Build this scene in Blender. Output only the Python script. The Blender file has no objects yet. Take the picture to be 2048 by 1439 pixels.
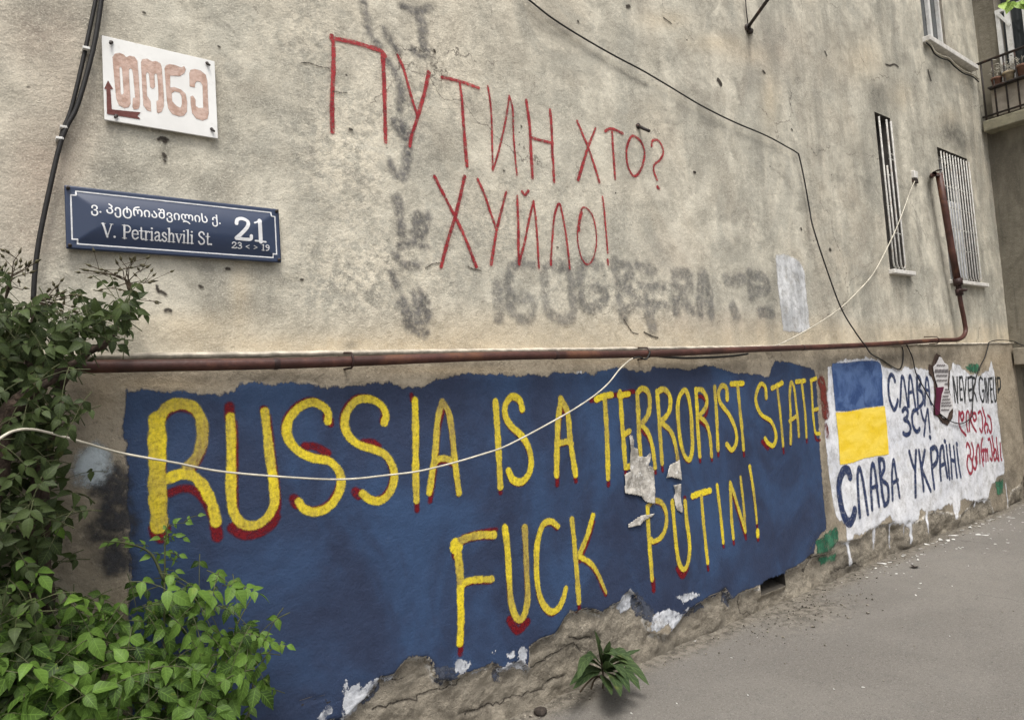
import bpy, math, random
import numpy as np
from mathutils import Vector, Matrix

SC = bpy.context.scene
COL = SC.collection
RAD = math.radians

# ------------------------------------------------------------------ camera
CAMH = 1.61
FPX = 1365.0                                   # focal length in pixels of the 2048 px wide photo
CX, CY = 1023.5, 719.0
RIGHT = np.array([0.79475686, -0.60308652, -0.06817763])
UP = np.array([0.02014632, -0.0860563, 0.99608656])
FWD = np.array([0.60659349, 0.79302015, 0.05624387])
EYE = np.array([0.0, 0.0, CAMH])
cam_d = bpy.data.cameras.new('camera')
cam_d.sensor_fit = 'HORIZONTAL'
cam_d.sensor_width = 36.0
cam_d.lens = FPX / 2048 * 36.0
cam_d.clip_start = 0.05
cam_d.clip_end = 1000
cam = bpy.data.objects.new('camera', cam_d)
COL.objects.link(cam)
M = Matrix(((RIGHT[0], UP[0], -FWD[0], EYE[0]), (RIGHT[1], UP[1], -FWD[1], EYE[1]),
            (RIGHT[2], UP[2], -FWD[2], EYE[2]), (0, 0, 0, 1)))
cam.matrix_world = M
SC.camera = cam

# ------------------------------------------------------------------ light
SUN_EL, SUN_AZ = RAD(64), RAD(205)            # azimuth measured clockwise from +Y
world = bpy.data.worlds.new('World')
SC.world = world
world.use_nodes = True
wn = world.node_tree
bg = wn.nodes['Background']
sky = wn.nodes.new('ShaderNodeTexSky')
sky.sky_type = 'NISHITA'
sky.sun_disc = False
sky.sun_elevation = SUN_EL
sky.sun_rotation = SUN_AZ
sky.air_density = 1.0
sky.dust_density = 6.0
sky.ozone_density = 1.0
# overcast: the sky's own light, with most of its blue taken out
hs = wn.nodes.new('ShaderNodeHueSaturation')
hs.inputs['Saturation'].default_value = 0.30
wn.links.new(sky.outputs[0], hs.inputs['Color'])
wn.links.new(hs.outputs[0], bg.inputs['Color'])
bg.inputs['Strength'].default_value = 0.13
sun_d = bpy.data.lights.new('sun', 'SUN')
sun_d.energy = 1.5
sun_d.angle = RAD(20)
sun_d.color = (1.0, 0.95, 0.87)
sun = bpy.data.objects.new('sun', sun_d)
COL.objects.link(sun)
_sd = Vector((math.sin(SUN_AZ) * math.cos(SUN_EL), math.cos(SUN_AZ) * math.cos(SUN_EL), math.sin(SUN_EL)))
sun.rotation_euler = _sd.to_track_quat('Z', 'Y').to_euler()
SC.view_settings.view_transform = 'Standard'
SC.view_settings.look = 'None'
SC.view_settings.exposure = 0.55
SC.view_settings.gamma = 1.0
SC.cycles.use_denoising = True
SC.cycles.denoising_input_passes = 'RGB_ALBEDO_NORMAL'
SC.cycles.denoising_prefilter = 'NONE'
SC.cycles.max_bounces = 5
SC.cycles.transparent_max_bounces = 24

# ------------------------------------------------------------------ geometry helpers
YW, YP, XS = 2.90, 2.87, 9.80                  # upper wall plane, plinth plane, side wing plane
ZL = 1.858                                     # ledge between plinth and upper wall
rng = np.random.default_rng(11)
random.seed(5)


def ray(px, py):
    return FWD * FPX + RIGHT * (px - CX) - UP * (py - CY)


def at(px, py, Y=YW):
    d = ray(px, py)
    return d * (Y / d[1]) + EYE


def atx(px, py, X=XS):
    d = ray(px, py)
    return d * (X / d[0]) + EYE


def atz(px, py, Z=0.0):
    d = ray(px, py)
    return d * ((Z - CAMH) / d[2]) + EYE


def proj(P):
    d = P - EYE
    f = d @ FWD
    f = np.where(f < 0.05, 0.05, f)
    return CX + FPX * (d @ RIGHT) / f, CY - FPX * (d @ UP) / f


def crop(x0, y0, s, pts):
    return [(x0 + u / s, y0 + v / s) for u, v in pts]


def sstep(a, b, x):
    t = np.clip((x - a) / (b - a), 0, 1)
    return t * t * (3 - 2 * t)


def vnoise(x, y, seed=0):
    xi = np.floor(x).astype(np.int64); yi = np.floor(y).astype(np.int64)
    fx = x - xi; fy = y - yi
    fx = fx * fx * (3 - 2 * fx); fy = fy * fy * (3 - 2 * fy)

    def h(a, b):
        n = (a * 374761393 + b * 668265263 + seed * 974634777) & 0x7fffffff
        n = ((n ^ (n >> 13)) * 1274126177) & 0x7fffffff
        return ((n ^ (n >> 16)) & 0xffff) / 65535.0
    return (h(xi, yi) * (1 - fx) + h(xi + 1, yi) * fx) * (1 - fy) + (h(xi, yi + 1) * (1 - fx) + h(xi + 1, yi + 1) * fx) * fy


def fbm(x, y, seed=0, o=4):
    s = 0; a = 0.5; t = 0
    for k in range(o):
        s = s + a * vnoise(x, y, seed + k * 17); t += a; a *= 0.5; x = x * 2.03 + 3.1; y = y * 2.03 + 1.7
    return s / t - 0.5


def spline(pts, n=8, closed=False):
    P = np.array(pts, float)
    if len(P) < 3:
        return P
    out = []
    L = len(P)
    rngk = range(L) if closed else range(L - 1)
    for i in rngk:
        p0 = P[(i - 1) % L] if (closed or i > 0) else 2 * P[0] - P[1]
        p1, p2 = P[i], P[(i + 1) % L]
        p3 = P[(i + 2) % L] if (closed or i + 2 < L) else 2 * P[-1] - P[-2]
        for k in range(n):
            t = k / n
            out.append(0.5 * (2 * p1 + (p2 - p0) * t + (2 * p0 - 5 * p1 + 4 * p2 - p3) * t * t + (3 * p1 - p0 - 3 * p2 + p3) * t ** 3))
    if not closed:
        out.append(P[-1])
    return np.array(out)


def poly_sdf(poly, X, Z):
    """signed distance, negative inside"""
    Q = np.array(poly, float)
    d = np.full(X.shape, 1e9); ins = np.zeros(X.shape, bool)
    for i in range(len(Q)):
        a, b = Q[i], Q[(i + 1) % len(Q)]
        e = b - a; L = max(e @ e, 1e-12)
        t = np.clip(((X - a[0]) * e[0] + (Z - a[1]) * e[1]) / L, 0, 1)
        d = np.minimum(d, np.hypot(X - a[0] - t * e[0], Z - a[1] - t * e[1]))
        if abs(e[1]) > 1e-12:
            c = ((a[1] > Z) != (b[1] > Z)) & (X < (e[0] * (Z - a[1]) / e[1] + a[0]))
            ins ^= c
    return np.where(ins, -d, d)


# ------------------------------------------------------------------ object helpers
def link(name, mesh, mat=None, parent=None, smooth=False):
    o = bpy.data.objects.new(name, mesh)
    COL.objects.link(o)
    if mat is not None:
        for m in (mat if isinstance(mat, (list, tuple)) else [mat]):
            mesh.materials.append(m)
    if parent is not None:
        o.parent = parent
        o.matrix_parent_inverse = parent_inv(parent)
    if smooth and len(mesh.polygons):
        mesh.polygons.foreach_set('use_smooth', np.ones(len(mesh.polygons), bool))
    return o


def parent_inv(p):
    m = Matrix.Identity(4)
    while p is not None:
        m = p.matrix_basis.copy() @ m if p.parent is None else p.matrix_parent_inverse @ p.matrix_basis @ m
        p = p.parent
    return m.inverted()


def tag(o, label=None, cat=None, group=None, kind=None):
    if label: o['label'] = label
    if cat: o['category'] = cat
    if group: o['group'] = group
    if kind: o['kind'] = kind
    return o


def empty(name, loc, label=None, cat=None, group=None):
    o = bpy.data.objects.new(name, None)
    o.empty_display_size = 0.1
    o.location = tuple(float(v) for v in loc)
    COL.objects.link(o)
    return tag(o, label, cat, group)


def mesh_np(name, V, F, attrs=None):
    me = bpy.data.meshes.new(name)
    V = np.asarray(V, np.float32); F = np.asarray(F, np.int32)
    me.vertices.add(len(V)); me.vertices.foreach_set('co', V.ravel())
    k = F.shape[1]
    me.loops.add(F.size); me.loops.foreach_set('vertex_index', F.ravel())
    me.polygons.add(len(F))
    me.polygons.foreach_set('loop_start', np.arange(0, F.size, k, dtype=np.int32))
    if attrs:
        for n, a in attrs.items():
            a = np.asarray(a, np.float32)
            at_ = me.attributes.new(n, 'FLOAT', 'POINT')
            at_.data.foreach_set('value', a.ravel())
    me.update(calc_edges=True)
    me.validate()
    return me


class MB:
    """collects boxes, tubes, prisms into one mesh"""
    def __init__(s): s.v = []; s.f = []

    def add(s, V, F):
        b = len(s.v); s.v += [tuple(map(float, p)) for p in V]; s.f += [tuple(b + i for i in f) for f in F]; return s

    def box(s, x0, x1, y0, y1, z0, z1):
        V = [(x, y, z) for x in (x0, x1) for y in (y0, y1) for z in (z0, z1)]
        return s.add(V, [(0, 1, 3, 2), (4, 6, 7, 5), (0, 4, 5, 1), (2, 3, 7, 6), (0, 2, 6, 4), (1, 5, 7, 3)])

    def tube(s, pts, r, n=8, caps=True):
        P = [Vector(p) for p in pts]
        R = r if isinstance(r, (list, tuple, np.ndarray)) else [r] * len(P)
        V = []; F = []
        nrm = None
        for i, p in enumerate(P):
            t = (P[min(i + 1, len(P) - 1)] - P[max(i - 1, 0)])
            if t.length < 1e-9: t = Vector((0, 0, 1))
            t.normalize()
            if nrm is None:
                nrm = t.orthogonal().normalized()
            else:
                nrm = (nrm - t * nrm.dot(t))
                nrm = nrm.normalized() if nrm.length > 1e-6 else t.orthogonal().normalized()
            bn = t.cross(nrm)
            for k in range(n):
                a = 2 * math.pi * k / n
                V.append(p + (nrm * math.cos(a) + bn * math.sin(a)) * float(R[i]))
        for i in range(len(P) - 1):
            for k in range(n):
                F.append((i * n + k, i * n + (k + 1) % n, (i + 1) * n + (k + 1) % n, (i + 1) * n + k))
        if caps:
            F.append(tuple(range(n - 1, -1, -1))); F.append(tuple((len(P) - 1) * n + k for k in range(n)))
        return s.add(V, F)

    def build(s, name, mat, parent=None, smooth=False, bevel=0):
        me = bpy.data.meshes.new(name)
        me.from_pydata(s.v, [], s.f); me.update()
        if bevel:
            import bmesh
            bm = bmesh.new(); bm.from_mesh(me)
            bmesh.ops.recalc_face_normals(bm, faces=bm.faces)
            bmesh.ops.bevel(bm, geom=bm.edges[:], offset=bevel, segments=2, affect='EDGES', profile=0.5)
            bm.to_mesh(me); bm.free()
        return link(name, me, mat, parent, smooth)


# ------------------------------------------------------------------ material helpers
class G:
    def __init__(s, name):
        s.m = bpy.data.materials.new(name); s.m.use_nodes = True
        s.t = s.m.node_tree; s.t.nodes.clear()
        s.out = s.t.nodes.new('ShaderNodeOutputMaterial')
        s.b = s.t.nodes.new('ShaderNodeBsdfPrincipled')
        s.t.links.new(s.b.outputs[0], s.out.inputs['Surface'])
        s.b.inputs['Specular IOR Level'].default_value = 0.25
        s._tc = None

    def put(s, sock, v):
        if hasattr(v, 'is_output'): s.t.links.new(v, sock)
        elif v is not None:
            if isinstance(v, tuple) and len(v) == 3 and sock.type == 'RGBA': v = v + (1,)
            sock.default_value = v
        return s

    def set(s, **k):
        for n, v in k.items(): s.put(s.b.inputs[n.replace('_', ' ')], v)
        return s

    def pos(s, scale=(1, 1, 1), rot=(0, 0, 0)):
        if s._tc is None:
            s._tc = s.t.nodes.new('ShaderNodeNewGeometry').outputs['Position']
        if scale == (1, 1, 1) and rot == (0, 0, 0): return s._tc
        mp = s.t.nodes.new('ShaderNodeMapping')
        s.t.links.new(s._tc, mp.inputs['Vector'])
        mp.inputs['Scale'].default_value = scale; mp.inputs['Rotation'].default_value = rot
        return mp.outputs[0]

    def noise(s, sc, det=4, rough=0.55, dist=0.0, vec=None, color=False):
        n = s.t.nodes.new('ShaderNodeTexNoise')
        n.inputs['Scale'].default_value = sc; n.inputs['Detail'].default_value = det
        n.inputs['Roughness'].default_value = rough; n.inputs['Distortion'].default_value = dist
        s.t.links.new(vec if vec is not None else s.pos(), n.inputs['Vector'])
        return n.outputs['Color' if color else 'Fac']

    def vor(s, sc, feat='F1', vec=None, out='Distance'):
        n = s.t.nodes.new('ShaderNodeTexVoronoi'); n.feature = feat
        n.inputs['Scale'].default_value = sc
        s.t.links.new(vec if vec is not None else s.pos(), n.inputs['Vector'])
        return n.outputs[out]

    def ss(s, v, a, b, lo=0.0, hi=1.0):
        n = s.t.nodes.new('ShaderNodeMapRange'); n.interpolation_type = 'SMOOTHSTEP'
        s.put(n.inputs['Value'], v)
        n.inputs['From Min'].default_value = a; n.inputs['From Max'].default_value = b
        n.inputs['To Min'].default_value = lo; n.inputs['To Max'].default_value = hi
        return n.outputs[0]

    def mth(s, op, a, b=0.0, clamp=False):
        n = s.t.nodes.new('ShaderNodeMath'); n.operation = op; n.use_clamp = clamp
        s.put(n.inputs[0], a); s.put(n.inputs[1], b)
        return n.outputs[0]

    def mix(s, f, a, b, mode='MIX'):
        n = s.t.nodes.new('ShaderNodeMix'); n.data_type = 'RGBA'; n.blend_type = mode
        s.put(n.inputs[0], f); s.put(n.inputs[6], a); s.put(n.inputs[7], b)
        return n.outputs[2]

    def attr(s, name, out='Fac'):
        n = s.t.nodes.new('ShaderNodeAttribute'); n.attribute_name = name
        return n.outputs[out]

    def rnd(s):
        return s.t.nodes.new('ShaderNodeObjectInfo').outputs['Random']

    def bump(s, h, st=0.5, d=0.01, nrm=None):
        n = s.t.nodes.new('ShaderNodeBump')
        n.inputs['Strength'].default_value = st; n.inputs['Distance'].default_value = d
        s.put(n.inputs['Height'], h)
        if nrm is not None: s.t.links.new(nrm, n.inputs['Normal'])
        s.t.links.new(n.outputs[0], s.b.inputs['Normal'])
        return n.outputs[0]


def plaster_bump(g, k=1.0):
    h = g.mth('ADD', g.mth('MULTIPLY', g.noise(14, 6, 0.6), 1.0), g.mth('MULTIPLY', g.noise(75, 5, 0.65), 0.45))
    return g.bump(h, 0.55 * k, 0.02)


def mat_plaster():
    g = G('old_plaster')
    streak = g.noise(1.0, 6, 0.62, 0.4, g.pos((2.6, 1, 0.75), (0, RAD(14), 0)))
    big = g.noise(0.9, 5, 0.6, 0.6)
    mid = g.noise(4.5, 7, 0.65, 0.3)
    fine = g.noise(42, 6, 0.7)
    c = g.mix(g.ss(mid, 0.36, 0.64), (0.40, 0.376, 0.312), (0.63, 0.595, 0.495))
    c = g.mix(g.ss(streak, 0.42, 0.66, 0, 0.72), c, (0.295, 0.288, 0.248))
    c = g.mix(g.ss(big, 0.50, 0.72, 0, 0.4), c, (0.50, 0.43, 0.33))
    c = g.mix(g.ss(g.noise(2.2, 6, 0.65, 0.5, g.pos((1, 1, 1), (0.3, 0, 0.7))), 0.54, 0.68, 0, 0.6), c, (0.30, 0.275, 0.23))
    c = g.mix(g.mth('MULTIPLY', g.ss(fine, 0.50, 0.66), g.ss(mid, 0.40, 0.60, 0.15, 0.55)), c, (0.70, 0.65, 0.53))
    c = g.mix(g.mth('MULTIPLY', g.ss(g.noise(30, 6, 0.75), 0.56, 0.68), g.ss(g.noise(3, 3), 0.42, 0.62, 0.1, 0.75)), c, (0.165, 0.15, 0.125))
    patch = g.noise(1.7, 6, 0.6, 0.8, g.pos((1, 1, 0.8), (0, 0.5, 0)))
    c = g.mix(g.ss(patch, 0.53, 0.61, 0, 0.45), c, (0.31, 0.305, 0.265))
    c = g.mix(g.ss(patch, 0.46, 0.36, 0, 0.42), c, (0.69, 0.655, 0.55))
    c = g.mix(g.ss(g.noise(2.6, 6, 0.62, 0.8, g.pos((1, 1, 1.2), (0, 1.9, 0))), 0.56, 0.66, 0, 0.5), c, (0.235, 0.225, 0.19))
    # stains with a place of their own, plus painted sill and cable shadows
    c = g.mix(g.mth('MULTIPLY', g.attr('warm'), g.ss(mid, 0.3, 0.7, 0.7, 1.0), True), c, (0.60, 0.49, 0.33))
    c = g.mix(g.mth('MULTIPLY', g.attr('rough'), g.ss(g.noise(22, 6, 0.72), 0.42, 0.60), True), c, (0.74, 0.68, 0.55))
    c = g.mix(g.mth('MULTIPLY', g.attr('pink'), g.ss(mid, 0.3, 0.65, 0.4, 0.9), True), c, (0.40, 0.31, 0.245))
    c = g.mix(g.mth('MULTIPLY', g.attr('grime_shade'), g.ss(g.noise(9, 6, 0.7), 0.34, 0.62, 0.55, 1.05), True), c, (0.095, 0.090, 0.075))
    c = g.mix(g.mth('MULTIPLY', g.attr('runs'), g.ss(g.noise(1.0, 6, 0.60, 0.6, g.pos((3.4, 1, 0.7), (0, RAD(16), 0))), 0.45, 0.66, 0, 0.48), True), c, (0.19, 0.186, 0.16))
    gn = g.noise(170, 4, 0.7)
    c = g.mix(g.ss(gn, 0.35, 0.5, 0.20, 0.0), c, (0.14, 0.128, 0.105))
    c = g.mix(g.ss(gn, 0.52, 0.66, 0.0, 0.40), c, (0.80, 0.75, 0.62))
    # long hairline cracks
    wv = g.t.nodes.new('ShaderNodeVectorMath'); wv.operation = 'ADD'
    sc_ = g.t.nodes.new('ShaderNodeVectorMath'); sc_.operation = 'SCALE'; sc_.inputs['Scale'].default_value = 0.45
    g.t.links.new(g.noise(1.6, 6, 0.65, 0, None, True), sc_.inputs[0]); g.t.links.new(g.pos(), wv.inputs[0]); g.t.links.new(sc_.outputs[0], wv.inputs[1])
    hair = g.ss(g.vor(0.75, 'DISTANCE_TO_EDGE', wv.outputs[0]), 0.0005, 0.0035, 1, 0)
    hair = g.mth('MULTIPLY', hair, g.ss(g.noise(1.3, 4), 0.50, 0.58))
    c = g.mix(g.mth('MULTIPLY', hair, 0.7), c, (0.08, 0.07, 0.06))
    # pock marks
    pk = g.ss(g.vor(5.5), 0.015, 0.045, 1, 0)
    pk = g.mth('MULTIPLY', pk, g.ss(g.noise(2.0, 2), 0.45, 0.52))
    c = g.mix(pk, c, (0.05, 0.045, 0.04))
    g.set(Base_Color=c, Roughness=0.92)
    rough_h = g.mth('MULTIPLY', g.noise(26, 7, 0.72), g.mth('ADD', 0.5, g.mth('MULTIPLY', g.attr('rough'), 1.3)))
    h = g.mth('ADD', g.mth('MULTIPLY', g.noise(7, 5, 0.55), 1.3), rough_h)
    h = g.mth('ADD', h, g.mth('MULTIPLY', g.noise(120, 4, 0.6), 0.22))
    h = g.mth('SUBTRACT', h, pk)
    g.bump(h, 0.55, 0.020)
    return g.m


def mat_plinth():
    g = G('plinth_render')
    mid = g.noise(5, 7, 0.65, 0.3)
    fine = g.noise(50, 6, 0.7)
    c = g.mix(g.ss(mid, 0.35, 0.65), (0.235, 0.20, 0.15), (0.375, 0.325, 0.25))
    c = g.mix(g.ss(fine, 0.5, 0.7, 0, 0.5), c, (0.42, 0.37, 0.29))
    c = g.mix(g.ss(g.noise(34, 6, 0.75), 0.55, 0.68, 0, 0.6), c, (0.12, 0.105, 0.085))
    # bared cement and rubble under the broken render
    rub = g.mix(g.ss(g.noise(8, 7, 0.7, 0.4), 0.36, 0.64), (0.175, 0.154, 0.122), (0.34, 0.302, 0.24))
    rub = g.mix(g.ss(g.noise(3.2, 5, 0.6, 0.6), 0.48, 0.60, 0, 0.75), rub, (0.30, 0.268, 0.215))
    rub = g.mix(g.ss(g.noise(70, 5, 0.7), 0.54, 0.70, 0, 0.45), rub, (0.46, 0.42, 0.34))
    rub = g.mix(g.ss(g.noise(55, 6, 0.75, 0, g.pos((1, 1, 1), (0, 1, 0))), 0.57, 0.68, 0, 0.45), rub, (0.085, 0.072, 0.056))
    c = g.mix(g.attr('chip'), c, rub)
    c = g.mix(g.mth('MULTIPLY', g.attr('rim'), g.ss(g.noise(28, 6, 0.7), 0.44, 0.56), True), c, (0.60, 0.58, 0.54))
    c = g.mix(g.mth('MULTIPLY', g.attr('crack'), 0.8), c, (0.035, 0.03, 0.024))
    c = g.mix(g.attr('warm'), c, (0.45, 0.36, 0.24))
    c = g.mix(g.mth('MULTIPLY', g.attr('grime_shade'), g.ss(g.noise(11, 6, 0.7), 0.32, 0.6, 0.5, 1.05), True), c, (0.055, 0.05, 0.043))
    g.set(Base_Color=c, Roughness=0.93)
    h = g.mth('ADD', g.mth('MULTIPLY', g.noise(12, 6, 0.62), 0.8), g.mth('MULTIPLY', g.noise(38, 7, 0.72), g.mth('ADD', 0.45, g.attr('chip'))))
    g.bump(h, 0.8, 0.02)
    return g.m


def mat_paint(name, col_fn, soft=0.004, amp=0.006, nsc=70, wear=0.0, wsc=18, op=1.0, rough=0.6, bk=0.6, fade=None, streak=None):
    """paint lying on plaster: its ragged edge follows the distance attribute 'sd'"""
    g = G(name)
    n = g.mth('SUBTRACT', g.noise(nsc, 5, 0.7), 0.5)
    e = g.mth('ADD', g.attr('sd'), g.mth('MULTIPLY', n, amp * 2))
    if streak:
        n2 = g.mth('SUBTRACT', g.noise(streak[0], 4, 0.65, 0, g.pos(streak[2])), 0.5)
        e = g.mth('ADD', e, g.mth('MULTIPLY', n2, streak[1] * 2))
    a = g.ss(e, -soft, soft, 1, 0)
    if wear:
        w = g.ss(g.noise(wsc, 7, 0.75, 0.2), 0.5 - wear, 0.5 + wear * 0.3 + 0.02, 0, 1)
        a = g.mth('MULTIPLY', a, w)
    a = g.mth('MULTIPLY', a, op)
    if fade:
        a = g.mth('MULTIPLY', a, g.ss(g.attr('sd'), fade[0], fade[1], 0, 1))
    g.set(Base_Color=col_fn(g), Roughness=rough, Alpha=a)
    plaster_bump(g, bk)
    return g.m


def plain(name, col, rough=0.6, metal=0.0, var=0.35, sc=20, bump=0.15, spec=0.3, dirt=None):
    g = G(name)
    dark = tuple(c * (1 - var) for c in col)
    c = g.mix(g.ss(g.noise(sc, 6, 0.65), 0.35, 0.65), dark, col)
    if dirt:
        c = g.mix(g.ss(g.noise(sc * 0.5, 7, 0.7), 0.52, 0.66, 0, dirt[1]), c, dirt[0])
    g.set(Base_Color=c, Roughness=rough, Metallic=metal, Specular_IOR_Level=spec)
    if bump: g.bump(g.noise(sc * 3, 5, 0.65), bump, 0.01)
    return g.m


# ------------------------------------------------------------------ the building
BLD = empty('apartment_building', (0, YW, 0), 'old beige plastered apartment building with graffiti, a painted base and barred windows', 'building')


class Surf:
    def __init__(s, xs, zs, Y): s.xs = xs; s.zs = zs; s.Y = Y

    def y(s, X, Z):
        """y of the surface by bilinear lookup"""
        xi = np.clip(np.searchsorted(s.xs, X) - 1, 0, len(s.xs) - 2); zi = np.clip(np.searchsorted(s.zs, Z) - 1, 0, len(s.zs) - 2)
        fx = np.clip((X - s.xs[xi]) / (s.xs[xi + 1] - s.xs[xi]), 0, 1); fz = np.clip((Z - s.zs[zi]) / (s.zs[zi + 1] - s.zs[zi]), 0, 1)
        H = s.H
        h = (H[zi, xi] * (1 - fx) + H[zi, xi + 1] * fx) * (1 - fz) + (H[zi + 1, xi] * (1 - fx) + H[zi + 1, xi + 1] * fx) * fz
        return s.Y - h


def lines(segs, extra=()):
    a = []
    for x0, x1, d in segs:
        a.append(np.arange(x0, x1 - d * 0.3, d))
    a = np.concatenate(a + [np.array([segs[-1][1]])])
    for e in extra:                      # move the nearest grid line onto each opening's edge
        i = np.argmin(abs(a - e)); a[i] = e
    return np.sort(a)


def grid_faces(nx, nz, keep):
    i = np.arange(nx * nz).reshape(nz, nx)
    F = np.stack([i[:-1, :-1], i[:-1, 1:], i[1:, 1:], i[1:, :-1]], -1)
    return F[keep]


def blobs(px, py, L):
    s = np.zeros(px.shape)
    for x, y, rx, ry, v in L:
        s = s + v * np.exp(-((px - x) / rx) ** 2 - ((py - y) / ry) ** 2)
    return s


def px_stroke(px, py, pts, w, v):
    d = np.full(px.shape, 1e9)
    for a, b in zip(pts[:-1], pts[1:]):
        ax, ay = a; ex, ey = b[0] - ax, b[1] - ay
        t = np.clip(((px - ax) * ex + (py - ay) * ey) / (ex * ex + ey * ey), 0, 1)
        d = np.minimum(d, np.hypot(px - ax - t * ex, py - ay - t * ey))
    return v * np.exp(-(d / w) ** 2)


WINS = [dict(x0=6.80, x1=7.13, z0=2.585, z1=4.12), dict(x0=8.22, x1=9.06, z0=2.56, z1=4.02), dict(x0=8.19, x1=8.80, z0=5.235, z1=6.75)]
xs = lines([(-2.4, -0.2, 0.06), (-0.2, 3.6, 0.013), (3.6, 6.6, 0.02), (6.6, 9.80, 0.03)], [w[k] for w in WINS for k in ('x0', 'x1')])
zs = lines([(ZL, 3.7, 0.014), (3.7, 7.6, 0.04)], [w[k] for w in WINS for k in ('z0', 'z1')])
WALL = Surf(xs, zs, YW)
X, Z = np.meshgrid(xs, zs)
H = 0.012 * fbm(X / 0.55, Z / 0.55, 3, 4) + 0.005 * fbm(X / 0.11, Z / 0.11, 5, 3)
for w in WINS:                                           # keep the wall true round the openings
    dd = np.maximum(np.maximum(w['x0'] - X, X - w['x1']), np.maximum(w['z0'] - Z, Z - w['z1']))
    H = H * sstep(0.0, 0.12, dd)
P3 = np.stack([X, np.full(X.shape, YW), Z], -1)
PX, PY = proj(P3.reshape(-1, 3)); PX = PX.reshape(X.shape); PY = PY.reshape(X.shape)
grime_shade = blobs(PX, PY, [(1757, 195, 22, 38, .75), (1898, 262, 26, 30, .8), (1925, 285, 26, 26, .7), (1800, 575, 20, 34, .55), (1935, 600, 22, 40, .5),  # soot above the windows; last two paint sill shadow and damp
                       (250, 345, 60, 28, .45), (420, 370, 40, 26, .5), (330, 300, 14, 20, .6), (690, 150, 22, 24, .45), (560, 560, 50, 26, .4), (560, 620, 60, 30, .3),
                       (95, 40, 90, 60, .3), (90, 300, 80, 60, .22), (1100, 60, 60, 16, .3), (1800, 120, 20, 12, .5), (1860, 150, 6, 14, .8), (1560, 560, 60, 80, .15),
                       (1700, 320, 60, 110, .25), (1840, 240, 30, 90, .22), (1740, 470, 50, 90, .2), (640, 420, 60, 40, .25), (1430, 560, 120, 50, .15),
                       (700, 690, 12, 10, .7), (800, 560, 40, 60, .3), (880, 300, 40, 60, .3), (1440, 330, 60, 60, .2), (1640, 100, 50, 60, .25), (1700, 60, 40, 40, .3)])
grime_shade += px_stroke(PX, PY, [(1055, 4), (1180, 105), (1290, 170)], 6, .55)  # soft shadow of the diagonal black cable, painted as a dark stroke
grime_shade += px_stroke(PX, PY, [(1496, 60), (1500, 110)], 3, .5)
grime_shade += px_stroke(PX, PY, [(1790, 250), (1800, 330), (1808, 420), (1822, 560)], 5, .35)
grime_shade += px_stroke(PX, PY, [(1865, 400), (1872, 480), (1892, 620)], 4, .4)
grime_shade += 0.35 * sstep(0.05, 0.0, Z - ZL) * sstep(0.45, 0.55, vnoise(X * 3, Z * 0 + 2, 4))
warm = blobs(PX, PY, [(1330, 40, 50, 18, .45), (1430, 85, 60, 18, .5), (1540, 200, 18, 60, .5), (1500, 110, 50, 18, .4), (480, 580, 22, 60, .5), (380, 650, 120, 30, .55),
                      (600, 690, 300, 22, .5), (1730, 120, 40, 40, .45), (1800, 190, 24, 30, .4), (1900, 235, 26, 20, .3)])
runs = 0.9 * sstep(1250, 1750, PX) * (0.45 + 0.9 * vnoise(X * 0.8, Z * 0.5, 15)) + 0.25 * sstep(400, 900, PX) + blobs(PX, PY, [(1800, 640, 30, 60, .5), (1945, 640, 30, 60, .5)])
warm += 0.62 * sstep(0.30, 0.08, Z - ZL + 0.12 * fbm(X * 2, Z * 2, 9)) * sstep(0.3, 1.4, X) * (0.55 + 0.45 * sstep(1.0, 2.0, X))
rough = 0.08 + blobs(PX, PY, [(700, 300, 90, 150, .9), (880, 150, 100, 120, .7), (700, 560, 150, 90, .7), (1250, 600, 160, 60, .7), (1000, 440, 120, 90, .5), (110, 130, 90, 120, .35), (620, 60, 90, 60, .6), (820, 560, 90, 80, .6)])
pink = blobs(PX, PY, [(90, 60, 110, 90, .6), (80, 330, 90, 130, .8), (60, 470, 80, 60, .5), (160, 200, 60, 90, .5), (1540, 100, 90, 60, .3), (1330, 520, 60, 50, .2), (1420, 640, 160, 30, .35)])
WALL.H = H
xc = (xs[:-1] + xs[1:]) / 2; zc = (zs[:-1] + zs[1:]) / 2
XC, ZC = np.meshgrid(xc, zc)
keep = np.ones(XC.shape, bool)
for w in WINS:
    keep &= ~((XC > w['x0']) & (XC < w['x1']) & (ZC > w['z0']) & (ZC < w['z1']))
V = np.stack([X, YW - H, Z], -1).reshape(-1, 3)
M_PLASTER = mat_plaster()
link('wall', mesh_np('wall', V, grid_faces(len(xs), len(zs), keep), dict(grime_shade=np.clip(grime_shade, 0, 1), warm=np.clip(warm, 0, 1), rough=np.clip(rough, 0, 1), pink=np.clip(pink, 0, 1), runs=np.clip(runs, 0, 1))), M_PLASTER, BLD, True)
# roof edge and flank close the block behind
MB().box(-2.4, 9.8, YW + 0.35, 8.0, 7.45, 7.6).build('roof', plain('roof_felt', (0.12, 0.11, 0.10), 0.9), BLD)

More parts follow.
